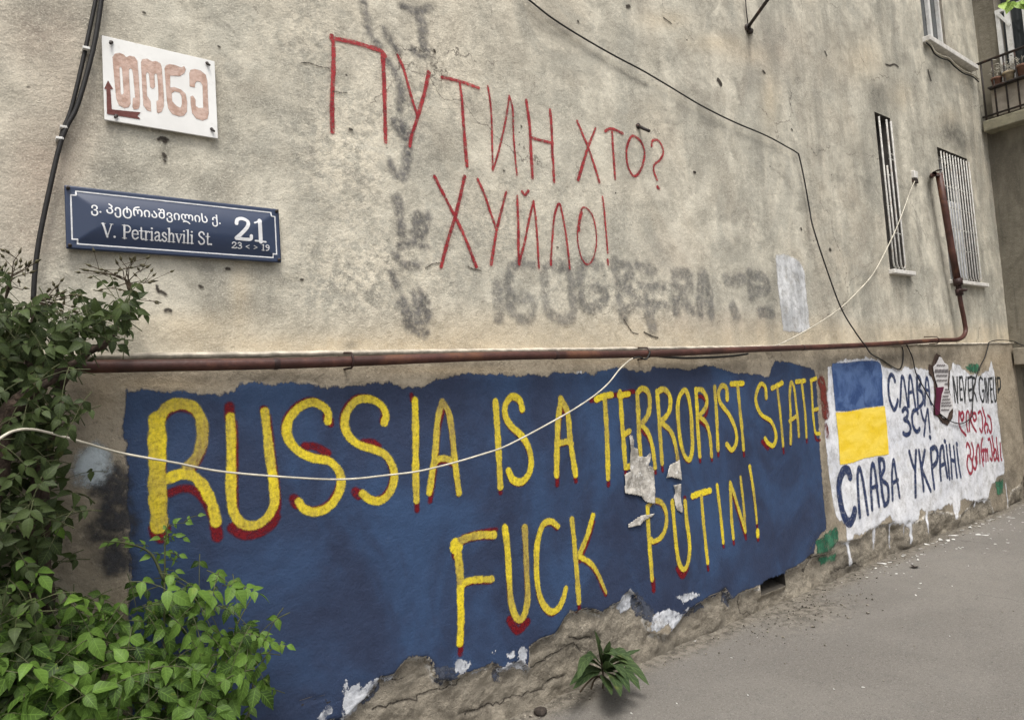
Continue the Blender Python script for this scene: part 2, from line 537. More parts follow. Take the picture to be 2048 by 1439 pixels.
# --- plinth
CH = crop(560, 1050, 2.7676, [(250, 1077), (380, 1060), (450, 970), (550, 850), (640, 830), (700, 745), (810, 725), (850, 790), (870, 860), (960, 860), (1020, 820), (1100, 800), (1180, 765), (1230, 790), (1330, 755), (1385, 800), (1385, 680), (1430, 640), (1530, 600), (1570, 520), (1600, 485), (1700, 470), (1780, 490), (1870, 430), (1935, 365), (1970, 400), (1990, 480)])
CH += crop(1200, 900, 2.415, [(190, 740), (215, 800), (250, 880), (330, 900), (410, 790), (480, 740), (600, 670), (635, 720), (680, 690), (770, 665), (800, 625), (890, 588), (960, 555), (1020, 505), (1095, 500), (1150, 440), (1200, 445), (1260, 425), (1330, 370), (1420, 350), (1530, 345), (1600, 295), (1690, 300), (1740, 318), (1800, 250), (1880, 232), (1900, 300), (1960, 290), (1985, 200), (2040, 150)])
CHw = [tuple(at(a, b, YP)[[0, 2]]) for a, b in CH]
CHw = [(-3, -0.2), (0.2, 0.05)] + CHw + [(9.9, 0.42), (9.9, -0.3), (-3, -0.3)]
VT = dict(x0=4.135, x1=4.49, z0=0.115, z1=0.245)
_a, _b = at(1519, 1160, YP), at(1572, 1182, YP)
VT = dict(x0=float(_a[0]), x1=float(_b[0]), z0=float(at(1520, 1190, YP)[2]), z1=float(_a[2]))
xs = lines([(-2.4, 0.0, 0.06), (0.0, 3.4, 0.010), (3.4, 6.4, 0.014), (6.4, 9.80, 0.022)], [VT['x0'], VT['x1']])
zs = lines([(-0.06, 0.62, 0.009), (0.62, ZL, 0.016)], [VT['z0'], VT['z1']])
PLN = Surf(xs, zs, YP)
X, Z = np.meshgrid(xs, zs)
sd = poly_sdf(CHw, X, Z) + 0.03 * fbm(X / 0.08, Z / 0.08, 21, 4)
chip = sstep(0.006, -0.006, sd)
H = 0.009 * fbm(X / 0.4, Z / 0.4, 31, 4) + 0.003 * fbm(X / 0.07, Z / 0.07, 33, 3)
rubble = 0.050 * fbm(X / 0.22, Z / 0.14, 41, 5) + 0.022 * fbm(X / 0.05, Z / 0.05, 43, 4) - 0.016 
# round stones bared at the far end
rs = np.random.default_rng(4)
stone = np.zeros(X.shape)
for k in range(46):
    cx, cz, r = 6.3 + 3.4 * rs.random(), 0.02 + 0.36 * rs.random(), 0.11 + 0.10 * rs.random()
    q = ((X - cx) / r) ** 2 + ((Z - cz) / (r * 0.9)) ** 2
    stone = np.maximum(stone, 0.05 * np.sqrt(np.clip(1 - q, 0, 1)))
rubble = rubble + stone - 0.02 * (X > 6.2)
crk = np.zeros(X.shape); CRKS = []
for pts in [crop(560, 1050, 2.7676, [(100, 975), (160, 965), (230, 960), (330, 970)]), crop(560, 1050, 2.7676, [(1380, 800), (1440, 770), (1520, 720), (1590, 670), (1650, 665), (1690, 700), (1760, 690)]),
            crop(560, 1050, 2.7676, [(480, 1020), (560, 1015), (640, 990), (740, 970), (850, 930), (950, 890), (1030, 850)]), crop(560, 1050, 2.7676, [(1480, 890), (1530, 850), (1600, 840)]),
            crop(560, 1050, 2.7676, [(780, 860), (850, 820)]), crop(560, 1050, 2.7676, [(550, 850), (640, 850), (720, 855)]), crop(560, 1050, 2.7676, [(1600, 620), (1700, 630), (1760, 625)]),
            crop(560, 1050, 2.7676, [(1000, 1060), (1150, 1020), (1300, 960), (1500, 900)]),
            crop(1200, 900, 2.415, [(1000, 520), (1060, 512), (1110, 505)]), crop(1200, 900, 2.415, [(990, 560), (1000, 590), (1030, 520)]), crop(1200, 900, 2.415, [(1140, 580), (1190, 570), (1240, 545), (1290, 560)]), crop(1200, 900, 2.415, [(680, 700), (690, 790), (760, 790)])]:
    pts = [at(a, b, YP)[[0, 2]] for a, b in pts]
    dmin = np.full(X.shape, 1e9)
    Xn = X + 0.02 * fbm(X / 0.06, Z / 0.06, 51, 3); Zn = Z + 0.025 * fbm(X / 0.06, Z / 0.06, 52, 3)
    for a, b in zip(pts[:-1], pts[1:]):
        e = b - a; t = np.clip(((Xn - a[0]) * e[0] + (Zn - a[1]) * e[1]) / (e @ e), 0, 1)
        dmin = np.minimum(dmin, np.hypot(Xn - a[0] - t * e[0], Zn - a[1] - t * e[1]))
    CRKS.append(pts); crk = np.maximum(crk, 0.6 * sstep(0.009, 0.001, dmin) * (0.35 + 0.65 * sstep(0.35, 0.6, vnoise(X / .07, Z / .07, 55))))
H = H * (1 - chip) + (rubble - 0.012) * chip - 0.012 * crk
H = H + 0.012 * np.clip(fbm(X / 0.35, Z * 0 + 5, 61, 3) + 0.25, 0, 1) * sstep(0.08, -0.02, Z)
H[-1, :] = np.minimum(H[-1, :], 0.0)
dd = np.maximum(np.maximum(VT['x0'] - X, X - VT['x1']), np.maximum(VT['z0'] - Z, Z - VT['z1']))
H = H * sstep(0.0, 0.05, dd)
PLN.H = H
P3 = np.stack([X, np.full(X.shape, YP), Z], -1)
PX, PY = proj(P3.reshape(-1, 3)); PX = PX.reshape(X.shape); PY = PY.reshape(X.shape)
grime_shade = blobs(PX, PY, [(215, 1000, 22, 70, .95), (225, 1090, 18, 40, .9), (205, 960, 18, 26, .7), (650, 1400, 60, 40, .6), (1690, 725, 40, 16, .65), (1500, 712, 120, 8, .4), (400, 760, 140, 12, .3),  # includes dark bands close below the pipe
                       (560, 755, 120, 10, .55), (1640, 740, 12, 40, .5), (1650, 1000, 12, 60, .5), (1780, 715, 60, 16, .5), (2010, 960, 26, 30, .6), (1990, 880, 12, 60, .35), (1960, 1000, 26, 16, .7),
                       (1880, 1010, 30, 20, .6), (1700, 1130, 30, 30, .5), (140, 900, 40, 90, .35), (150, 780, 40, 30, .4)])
grime_shade += 0.5 * sstep(0.10, 0.0, Z) * sstep(0.4, 0.6, vnoise(X * 5, Z * 3, 8))
warm = blobs(PX, PY, [(330, 765, 90, 14, .6), (900, 740, 140, 8, .5), (1250, 722, 120, 8, .5), (200, 800, 40, 40, .35), (1985, 720, 40, 20, .35), (2010, 780, 20, 60, .25)])
XC, ZC = np.meshgrid((xs[:-1] + xs[1:]) / 2, (zs[:-1] + zs[1:]) / 2)
keep = ~((XC > VT['x0']) & (XC < VT['x1']) & (ZC > VT['z0']) & (ZC < VT['z1']))
V = np.stack([X, YP - H, Z], -1).reshape(-1, 3)
M_PLINTH = mat_plinth()
PLO = link('plinth', mesh_np('plinth', V, grid_faces(len(xs), len(zs), keep), dict(chip=chip, crack=crk, rim=np.exp(-((sd + .004) / .012) ** 2) * (X < 9.5), grime_shade=np.clip(grime_shade, 0, 1), warm=np.clip(warm, 0, 1))), M_PLINTH, BLD, True)
# ledge: a thin pale rendered strip that closes the step
mb = MB()
LX = np.arange(-2.4, 9.81, 0.05)
prof = [(YP - 0.004, ZL - 0.004), (YP - 0.012, ZL + 0.004), (YP - 0.010, ZL + 0.012), (YW - 0.004, ZL + 0.020), (YW + 0.02, ZL + 0.022)]
Vl = []; Fl = []
for i, x in enumerate(LX):
    j = 0.004 * (random.random() - 0.5); k = 0.003 * (random.random() - 0.5)
    Vl += [(x, y + j, z + k) for y, z in prof]
n = len(prof)
for i in range(len(LX) - 1):
    Fl += [(i * n + k, (i + 1) * n + k, (i + 1) * n + k + 1, i * n + k + 1) for k in range(n - 1)]
mb.add(Vl, Fl).build('ledge', plain('ledge_mortar', (0.62, 0.56, 0.46), 0.9, var=0.5, sc=14), BLD, True)
# vent niche
M_DARK = plain('niche_cement', (0.06, 0.053, 0.044), 0.95, sc=12, bump=0.6)
mb = MB()
x0, x1, z0, z1 = VT['x0'], VT['x1'], VT['z0'], VT['z1']; yb = YP + 0.38
mb.add([(x0, YP, z0), (x1, YP, z0), (x1, YP, z1), (x0, YP, z1), (x0 - .02, yb, z0 + .05), (x1 + .1, yb, z0 + .05), (x1 + .1, yb, z1), (x0 - .02, yb, z1)],
       [(0, 4, 5, 1), (1, 5, 6, 2), (2, 6, 7, 3), (3, 7, 4, 0), (4, 7, 6, 5)]).build('vent_opening', M_DARK, PLO)


# ------------------------------------------------------------------ painted decals
class Decal:
    """strokes and filled shapes -> one sheet of paint following the surface"""
    def __init__(s, surf, off): s.S = surf; s.off = off; s.st = []; s.poly = []; s.wob = 0.0; s.hole = []

    def stroke(s, px, w, closed=False, o=(1.0, 1.0), smooth=True, shift=(0, 0), raw=False):
        Q = np.array([q if raw else at(q[0], q[1], s.S.Y)[[0, 2]] for q in px])
        if smooth and len(Q) > 2: Q = spline(Q, 6, closed)
        elif closed: Q = np.vstack([Q, Q[:1]])
        if closed and smooth: Q = np.vstack([Q, Q[:1]])
        s.st.append((Q + np.array(shift), w, o)); return s

    def area(s, px, raw=False):
        s.poly.append([tuple(q) if raw else tuple(at(q[0], q[1], s.S.Y)[[0, 2]]) for q in px]); return s

    def build(s, name, mat, parent, res=0.005, margin=0.012, parts=1):
        pts = np.vstack([q for q, w, o in s.st] + [np.array(p) for p in s.poly])
        mw = max([max(w) if isinstance(w, tuple) else w for q, w, o in s.st] + [0]) + margin
        lo = pts.min(0) - mw; hi = pts.max(0) + mw
        xs = np.arange(lo[0], hi[0] + res, res); zs = np.arange(lo[1], hi[1] + res, res)
        X, Z = np.meshgrid(xs, zs)
        sd = np.full(X.shape, 9.0); op = np.ones(X.shape)
        for Q, w, o in s.st:
            L = np.concatenate([[0], np.cumsum(np.hypot(*np.diff(Q, axis=0).T))]); L /= max(L[-1], 1e-9)
            w0, w1 = w if isinstance(w, tuple) else (w, w)
            ph = 6.28 * ((Q[0][0] * 7.13) % 1); wob = s.wob
            for i in range(len(Q) - 1):
                a, b = Q[i], Q[i + 1]
                m = max(w0, w1) + margin + res
                i0, i1 = np.searchsorted(xs, [min(a[0], b[0]) - m, max(a[0], b[0]) + m]); j0, j1 = np.searchsorted(zs, [min(a[1], b[1]) - m, max(a[1], b[1]) + m])
                if i1 <= i0 or j1 <= j0: continue
                x = X[j0:j1, i0:i1]; z = Z[j0:j1, i0:i1]
                e = b - a; t = np.clip(((x - a[0]) * e[0] + (z - a[1]) * e[1]) / max(e @ e, 1e-12), 0, 1)
                tt = L[i] + t * (L[i + 1] - L[i])
                d = np.hypot(x - a[0] - t * e[0], z - a[1] - t * e[1]) - (w0 + (w1 - w0) * tt) * (1 + wob * np.sin(ph + 9 * tt) * np.sin(ph * 2 + 23 * tt))
                sub = sd[j0:j1, i0:i1]; u = d < sub
                sub[u] = d[u]
                op[j0:j1, i0:i1][u] = (o[0] + (o[1] - o[0]) * tt)[u]
        for p in s.poly:
            sd = np.minimum(sd, poly_sdf(p, X, Z))
        for p in s.hole: sd = np.maximum(sd, -poly_sdf(p, X, Z))
        mn = np.minimum(np.minimum(sd[:-1, :-1], sd[1:, :-1]), np.minimum(sd[:-1, 1:], sd[1:, 1:]))
        F = grid_faces(len(xs), len(zs), mn < margin)
        used, inv = np.unique(F, return_inverse=True)
        F = inv.reshape(F.shape)
        x = X.ravel()[used]; z = Z.ravel()[used]
        V = np.stack([x, s.S.y(x, z) - s.off, z], -1)
        return link(name, mesh_np(name, V, F, dict(sd=sd.ravel()[used], op=op.ravel()[used])), mat, parent, True)


def _each(s, name, mat, parent, res, margin):
    for q in s.st:
        t = Decal(s.S, s.off); t.st = [q]; t.build(name, mat, parent, res, margin)
    for p in s.poly:
        t = Decal(s.S, s.off); t.poly = [p]; t.build(name, mat, parent, res, margin)


Decal.each = _each
K1 = lambda p: crop(580, 0, 3.598, p)
K2 = lambda p: crop(700, 300, 2.926, p)
K3 = lambda p: crop(1000, 0, 3.103, p)
K4 = lambda p: crop(240, 720, 2.844, p)
K5 = lambda p: crop(1000, 680, 2.7676, p)
K6 = lambda p: crop(560, 1050, 2.7676, p)
K7 = lambda p: crop(1640, 690, 6.85, p)
K8 = lambda p: crop(1800, 690, 5.332, p)
K9 = lambda p: crop(1600, 680, 3.127, p)
K10 = lambda p: crop(0, 0, 2.569, p)
K11 = lambda p: crop(950, 480, 2.968, p)
K12 = lambda p: crop(1200, 900, 2.415, p)
K13 = lambda p: crop(0, 500, 2.877, p)
K14 = lambda p: crop(0, 950, 2.942, p)
KA = lambda p: crop(1640, 0, 3.598, p)
KB = lambda p: crop(1500, 380, 3.427, p)
KC = lambda p: crop(1820, 0, 8.98, p)

# --- faded grey lettering on the upper wall
M_FADED = mat_paint('faded_grey_spray', lambda g: g.mix(g.ss(g.noise(14, 6, 0.7), 0.4, 0.6), (0.050, 0.054, 0.066), (0.15, 0.15, 0.16)), 0.018, 0.024, 24, wear=0.20, wsc=40, op=0.56, rough=0.9)
d = Decal(WALL, 0.0020)
for pts, w in [(K1([(530, 20), (545, 130), (575, 240), (640, 330)]), .020), (K1([(680, 210), (720, 290), (780, 370)]), .016), (K1([(800, 40), (900, 70), (1000, 60)]), .022), (K1([(920, 80), (950, 180), (955, 260), (965, 340)]), .030),
               (K1([(880, 350), (940, 400), (980, 400)]), .022), (K1([(700, 440), (770, 540), (800, 660), (790, 780)]), .022), (K1([(780, 900), (800, 930), (830, 960)]), .040), (K1([(850, 1060), (840, 1180), (800, 1280)]), .020), (K1([(720, 1180), (760, 1260)]), .02),
               (K2([(330, 20), (330, 100), (300, 160)]), .024), (K2([(230, 60), (270, 150)]), .014), (K2([(270, 280), (290, 380), (300, 490)]), .026), (K2([(400, 400), (400, 500), (390, 490)]), .040), (K2([(450, 380), (440, 470)]), .022),
               (K2([(290, 560), (360, 540), (440, 560)]), .022), (K2([(260, 610), (320, 670), (400, 670)]), .020), (K2([(300, 890), (330, 960)]), .035), (K2([(400, 860), (430, 960), (350, 1000)]), .045), (K2([(340, 1040), (440, 1070)]), .022), (K2([(240, 720), (270, 800)]), .018)]:
    d.stroke(pts, w)
d.build('faded_lettering', M_FADED, BLD, 0.008, 0.034)['label'] = 'smeared vertical column of faded grey spray letters'
M_FADED2 = mat_paint('worn_grey_spray', lambda g: g.mix(g.ss(g.noise(12, 6, 0.7), 0.4, 0.6), (0.075, 0.080, 0.090), (0.20, 0.20, 0.20)), 0.020, 0.024, 22, wear=0.21, wsc=34, op=0.42, rough=0.9)
d = Decal(WALL, 0.0020)
for pts, w in [([(130, 260), (140, 350), (140, 460)], .035), ([(340, 150), (260, 130), (200, 220), (200, 330), (230, 440), (320, 470), (340, 400), (330, 350), (230, 345)], .030),
               ([(480, 150), (420, 180), (415, 300), (440, 430), (530, 470), (575, 440), (575, 300), (550, 180), (480, 150)], .034),
               ([(740, 150), (660, 130), (620, 200), (625, 320), (660, 400), (750, 380), (770, 300), (690, 285)], .034), ([(820, 130), (845, 250), (860, 380), (880, 460)], .038), ([(830, 140), (900, 150), (920, 200), (860, 265), (930, 310), (930, 390), (880, 410)], .034),
               ([(960, 150), (1060, 180)], .034), ([(990, 275), (1110, 275)], .034), ([(1010, 290), (1020, 370), (1120, 380)], .030), ([(970, 370), (1060, 410)], .034), ([(1030, 440), (1050, 520)], .045),
               ([(1185, 200), (1190, 300), (1190, 420)], .042), ([(1190, 200), (1260, 205), (1265, 280), (1200, 320), (1285, 420)], .040), ([(1330, 440), (1335, 300), (1350, 190), (1385, 300), (1400, 440)], .040), ([(1340, 360), (1390, 370)], .032),
               ([(1490, 230), (1540, 240), (1590, 230)], .045), ([(1530, 400), (1550, 440)], .05), ([(1630, 200), (1640, 330)], .045), ([(1640, 210), (1710, 220), (1730, 290), (1650, 300)], .045), ([(1690, 430), (1760, 430)], .045)]:
    d.stroke(K11(pts), w)
d.build('faded_lettering', M_FADED2, BLD, 0.010, 0.040)['label'] = 'row of faded grey spray letters above the pipe'
# --- white patch
M_WHITEP = mat_paint('whitewash', lambda g: g.mix(g.ss(g.noise(9, 6, 0.6, 0, g.pos((1, 1, 0.4))), 0.35, 0.65), (0.43, 0.44, 0.45), (0.72, 0.73, 0.74)), 0.012, 0.016, 22, wear=0.42, wsc=14, rough=0.85)
d = Decal(WALL, 0.0024)
d.area(K11([(1782, 85), (1840, 85), (1920, 120), (1950, 180), (1965, 330), (1985, 520), (1950, 545), (1830, 540), (1815, 420), (1795, 260)]))
d.build('white_paint_patch', M_WHITEP, BLD, 0.012, 0.03)

# --- red Cyrillic lettering
M_RED = mat_paint('red_spray', lambda g: g.mix(g.ss(g.noise(16, 4), 0.35, 0.65), (0.235, 0.012, 0.020), (0.37, 0.035, 0.040)), 0.0028, 0.0035, 90, wear=0.30, wsc=60, rough=0.6)
M_REDHAZE = mat_paint('red_overspray', lambda g: (0.42, 0.12, 0.10), 0.022, 0.008, 60, wear=0.05, wsc=110, op=0.16, rough=0.9)
RED = [(K1([(300, 255), (312, 330), (310, 500), (300, 720), (302, 950)]), .0105), (K1([(298, 270), (440, 300), (600, 345), (660, 370), (685, 400)]), .0105), (K1([(668, 395), (676, 600), (680, 800), (684, 1022)]), (.012, .009)),
       (K1([(772, 395), (815, 490), (850, 620), (890, 760), (912, 830)]), (.008, .007)), (K1([(996, 520), (970, 650), (935, 770), (900, 890), (870, 980), (860, 1050)]), (.011, .0085)), (K1([(1090, 555), (1210, 580), (1355, 632)]), .0085), (K1([(1220, 590), (1235, 720), (1245, 900), (1260, 1080), (1270, 1195)]), (.0075, .011)),
       (K1([(1420, 620), (1440, 760), (1450, 950), (1455, 1222)]), .0062), (K1([(1457, 1222), (1500, 1080), (1545, 880), (1575, 690)]), .006), (K1([(1575, 690), (1598, 780), (1605, 950), (1618, 1150), (1630, 1258)]), .006),
       (K3([(160, 622), (182, 780), (190, 930), (198, 1102)]), .0100), (K3([(188, 850), (230, 865), (325, 888)]), .0085), (K3([(308, 682), (318, 800), (322, 950), (332, 1128)]), .0092),
       (K3([(478, 750), (510, 830), (545, 910), (580, 1020), (612, 1130)]), .0088), (K3([(592, 792), (545, 910), (510, 1020), (480, 1115)]), (.007, .012)), (K3([(652, 812), (690, 797), (758, 828)]), .0088), (K3([(692, 800), (697, 880), (705, 1000), (711, 1110)]), .0088),
       (K3([(938, 905), (945, 872), (975, 868), (1000, 900), (1010, 945), (990, 990), (955, 1020), (950, 1060), (970, 1118)]), .008), (K3([(972, 1160), (980, 1168)]), .011),
       (K2([(492, 155), (540, 250), (612, 390), (670, 510), (737, 680)]), .0092), (K2([(668, 155), (640, 280), (612, 390), (570, 530), (530, 682)]), .0098), (K2([(745, 170), (790, 270), (830, 390), (852, 455)]), .0075), (K2([(910, 245), (885, 350), (858, 455), (840, 560), (823, 668)]), (.007, .0095)),
       (K2([(975, 268), (980, 400), (983, 560), (988, 665)]), (.007, .010)), (K2([(988, 665), (1020, 530), (1050, 380), (1070, 300)]), .0075), (K2([(1070, 300), (1085, 420), (1095, 560), (1102, 688)]), .0070), (K2([(1003, 243), (1020, 262), (1040, 240)]), .008),
       (K2([(1172, 670), (1178, 540), (1190, 400), (1218, 312), (1240, 380), (1262, 520), (1282, 690)]), .0072), (K2([(1350, 365), (1335, 430), (1335, 470)]), .009), (K2([(1472, 272), (1485, 380), (1495, 500), (1503, 600)]), .0070), (K2([(1503, 640), (1505, 668)]), .0085)]
CLS = [(K3([(820, 842), (790, 890), (782, 960), (795, 1040), (828, 1092), (865, 1060), (890, 990), (893, 930), (870, 875)]), .0085), (K2([(1352, 342), (1330, 430), (1328, 530), (1350, 630), (1385, 668), (1420, 630), (1438, 520), (1420, 400), (1385, 345)]), .0052)]
d = Decal(WALL, 0.0028)
for p, w in RED: d.stroke(p, (w if isinstance(w, float) else .01) + .004)
for p, w in CLS: d.stroke(p, w + .004, closed=True)
d.build('red_overspray', M_REDHAZE, BLD, 0.008, 0.028)
d = Decal(WALL, 0.0036); d.wob = 0.14
for p, w in RED: d.stroke(p, w)
for p, w in CLS: d.stroke(p, w, closed=True)
d.build('red_lettering', M_RED, BLD, 0.0035, 0.007)['label'] = 'two lines of thin red Cyrillic letters'

# --- cracks and pits in the upper plaster
M_CRACK = mat_paint('plaster_crack', lambda g: (0.045, 0.038, 0.032), 0.003, 0.006, 110, op=0.9, rough=1.0)
d = Decal(WALL, 0.0042)
for pts, w in [(K1([(90, 450), (150, 455), (200, 475), (280, 490)]), .0024), (K1([(300, 655), (360, 665), (410, 668)]), .002), (K10([(1545, 320), (1600, 325)]), .002), (K2([(440, 690), (480, 665), (520, 660)]), .003), (K2([(690, 680), (720, 695), (765, 705)]), .0035),
               (K11([(880, 470), (900, 500), (930, 545), (965, 555)]), .0035), (K11([(1000, 545), (1050, 570), (1080, 578)]), .005), (K3([(1010, 110), (1060, 148)]), .004), (KA([(470, 462), (500, 470), (530, 462), (560, 480)]), .008), (KA([(775, 505), (785, 545), (795, 575)]), .014),
               (KA([(30, 370), (42, 400)]), .008), (K13([(900, 205), (908, 232), (930, 238), (952, 252)]), .0055), (K13([(950, 345), (966, 340), (980, 348)]), .006), (K13([(1145, 205), (1162, 212)]), .005), (K13([(1300, 105), (1315, 106)]), .006), (K13([(1728, 170), (1738, 170)]), .005),
               (K3([(1350, 497), (1360, 510), (1366, 522)]), .018), (K10([(812, 716), (835, 706), (860, 716)]), .0055), (K10([(840, 722), (848, 726)]), .007), (K10([(838, 790), (848, 800)]), .007), (K10([(842, 822), (850, 826)]), .005), (K1([(425, 930), (440, 935)]), .006), (K1([(1035, 360), (1040, 372)]), .006), (K1([(1660, 905), (1665, 912)]), .005), (KB([(542, 405), (548, 408)]), .014), (KB([(345, 262), (348, 270)]), .01), (K3([(1200, 1066), (1208, 1068)]), .009),
               (K2([(895, 120), (899, 122)]), .005), (K2([(1205, 568), (1215, 570)]), .004), (K2([(2010, 128), (2018, 130)]), .007), (K3([(785, 40), (800, 38)]), .011), (K3([(1805, 800), (1810, 806)]), .008), (K3([(478, 130), (484, 136)]), .007), (K3([(1628, 440), (1640, 452)]), .010), (K10([(735, 65), (745, 68)]), .004), (K10([(1120, 240), (1127, 243)]), .004)]:
    d.stroke(pts, w)
d.each('plaster_crack', M_CRACK, BLD, 0.0035, 0.006)

# cracks in the broken foot of the plinth: thin jagged dark lines
d = Decal(PLN, 0.0016)
for pts in CRKS:
    L_ = np.concatenate([[0], np.cumsum([np.hypot(*(b - a)) for a, b in zip(pts[:-1], pts[1:])])])
    tt = np.cumsum(.006 + .035 * rng.random(int(L_[-1] / .0235) + 1)); tt = tt[tt < L_[-1]]
    q = [(np.interp(t, L_, [p[0] for p in pts]) + .004 * rng.standard_normal(), np.interp(t, L_, [p[1] for p in pts]) + .008 * rng.standard_normal()) for t in tt]
    if len(q) > 2: d.stroke(q, (0.0036, 0.0014), raw=True, smooth=False)
d.each('plaster_crack', M_CRACK, BLD, 0.0035, 0.006)

# --- blue mural
BLUE = K4([(45, 178), (150, 160), (230, 172), (300, 165), (430, 192), (600, 190), (660, 142), (800, 115), (860, 140), (950, 122), (1100, 140), (1250, 152), (1300, 150), (1440, 125), (1530, 130), (1620, 155), (1700, 150), (1840, 100), (1950, 70), (2048, 82)])
BLUE += K5([(0, 187), (130, 200), (150, 185), (260, 200), (300, 175), (380, 180), (470, 182), (525, 196), (532, 170), (650, 150), (720, 165), (830, 170), (842, 150), (960, 155), (1040, 165), (1120, 140), (1190, 145), (1300, 180), (1410, 185), (1480, 208), (1522, 112), (1640, 130), (1740, 165), (1748, 210), (1755, 300), (1762, 500), (1775, 700), (1790, 900), (1802, 1040), (1740, 1110), (1690, 1185)])
BLUE += K12([(1040, 425), (1030, 500), (1000, 520), (940, 560), (893, 590), (800, 622), (770, 650), (690, 680), (640, 720), (610, 668), (500, 738), (440, 770), (400, 815), (330, 840), (250, 780), (215, 770), (190, 735), (170, 700)])
BLUE += K6([(1970, 400), (1935, 365), (1870, 430), (1780, 480), (1700, 460), (1605, 470), (1570, 520), (1530, 600), (1430, 635), (1380, 660), (1370, 790), (1330, 750), (1230, 780), (1180, 755), (1100, 790), (1020, 815), (960, 850), (890, 850), (845, 775), (810, 715), (700, 735), (640, 825), (555, 840), (450, 960), (350, 1077), (200, 1300)])
BLUE += [(300, 1560), (262, 1560), (260, 1330), (259, 1150), (257, 1000)] + K13([(735, 1200), (733, 1100), (702, 1080), (712, 1000), (727, 900)])
M_BLUE = mat_paint('dark_blue_wall_paint', lambda g: g.mix(g.ss(g.noise(16, 8, 0.8, 0, g.pos((1, 1, .5))), 0.60, 0.72, 0, 0.5), g.mix(g.ss(g.noise(1.6, 6, 0.6, 0.5, g.pos((1, 1, 0.7))), 0.42, 0.66), g.mix(g.ss(g.noise(5, 6, 0.65), 0.4, 0.6), (0.025, 0.036, 0.074), (0.029, 0.043, 0.088)), (0.036, 0.070, 0.150)), (0.060, 0.080, 0.125)),
                   0.007, 0.020, 26, rough=0.55, streak=(26, 0.026, (1, 1, 0.10)))
d = Decal(PLN, 0.0016)
d.area(BLUE)
PANEL = d.build('painted_panel', M_BLUE, BLD, 0.011, 0.045)
PANEL['label'] = 'dark blue painted panel with ragged edge'

M_WFLAKE = mat_paint('flaked_white_paint', lambda g: g.mix(g.ss(g.noise(14, 6, 0.6), 0.4, 0.62), (0.42, 0.44, 0.48), (0.72, 0.74, 0.78)), 0.003, 0.034, 34, wear=0.24, wsc=16, rough=0.8, streak=(40, 0.014, (1, 1, 0.4)))
d = Decal(PLN, 0.0026)
for a in [K6([(345, 1010), (350, 880), (365, 860), (380, 900), (430, 870), (450, 900), (490, 860), (560, 850), (520, 920), (450, 980), (390, 1060), (345, 1100)]), K6([(960, 800), (975, 750), (1000, 730), (1050, 760), (1040, 800), (1000, 820)]), K6([(1210, 800), (1250, 770), (1330, 740), (1385, 800), (1380, 815), (1300, 790), (1230, 815)]),
          K6([(1250, 710), (1290, 690), (1310, 730), (1270, 730)]), K6([(1310, 700), (1345, 650), (1360, 690), (1355, 770), (1330, 760)]), K6([(1060, 810), (1120, 790), (1130, 805), (1080, 825)]), K6([(200, 1060), (270, 990), (290, 1020), (230, 1080)]), K6([(1170, 700), (1190, 690), (1190, 720), (1175, 720)]),
          K12([(240, 860), (255, 790), (320, 765), (400, 790), (380, 850), (350, 890), (330, 830), (270, 880)]), K12([(410, 770), (430, 750), (425, 780)]), K12([(365, 710), (420, 690), (480, 690), (440, 720), (400, 730)]), K5([(420, 180), (445, 165), (450, 180)])]:
    d.area(a)
for a in [K6([(560, 850), (640, 830), (650, 850), (590, 870)]), K12([(80, 740), (110, 700), (145, 670), (170, 690), (150, 720), (120, 760)]), K6([(1880, 450), (1930, 380), (1960, 390), (1950, 470), (1900, 490)])]: d.area(a)
d.each('flaked_paint', M_WFLAKE, BLD, 0.005, 0.030)
M_BREM = mat_paint('blue_paint_remnant', lambda g: g.mix(g.noise(20, 5), (0.026, 0.036, 0.072), (0.10, 0.11, 0.13)), 0.003, 0.034, 30, wear=0.16, wsc=20, rough=0.8)
d = Decal(PLN, 0.0020)
for a in [K6([(860, 780), (960, 780), (980, 850), (900, 880), (860, 860)]), K6([(1180, 760), (1230, 780), (1225, 870), (1195, 860)]), K12([(170, 680), (250, 760), (260, 830), (190, 800), (150, 740)]), K12([(400, 770), (500, 730), (520, 760), (430, 810)]), K12([(600, 680), (640, 700), (640, 760), (600, 730)]), K6([(420, 980), (520, 900), (560, 880), (560, 920), (470, 1000)])]: d.area(a)
d.each('paint_remnant', M_BREM, BLD, 0.006, 0.030)
# pale round blotch and a black smear left of the panel
d = Decal(PLN, 0.0024)
d.area(K13([(420, 1260), (470, 1160), (560, 1110), (620, 1150), (635, 1260), (590, 1330), (500, 1360), (430, 1340)]))
d.build('pale_paint_blotch', mat_paint('pale_blue_wash', lambda g: g.mix(g.noise(8, 6), (0.36, 0.42, 0.46), (0.55, 0.61, 0.64)), 0.02, 0.02, 22, wear=0.22, wsc=12, rough=0.85), BLD, 0.008, 0.04)

d = Decal(PLN, 0.0022)
d.stroke(K13([(640, 1300), (650, 1400), (660, 1430)]), .045).stroke(K14([(640, 90), (650, 200), (620, 330)]), .050).stroke(K14([(690, 60), (680, 200), (720, 300)]), .045).stroke(K14([(650, 420), (690, 500)]), .045)
d.build('black_paint_smear', mat_paint('black_smear', lambda g: g.mix(g.noise(10, 5), (0.018, 0.020, 0.026), (0.06, 0.06, 0.065)), 0.03, 0.05, 12, wear=0.2, wsc=14, op=0.85, rough=0.8), BLD, 0.010, 0.06)

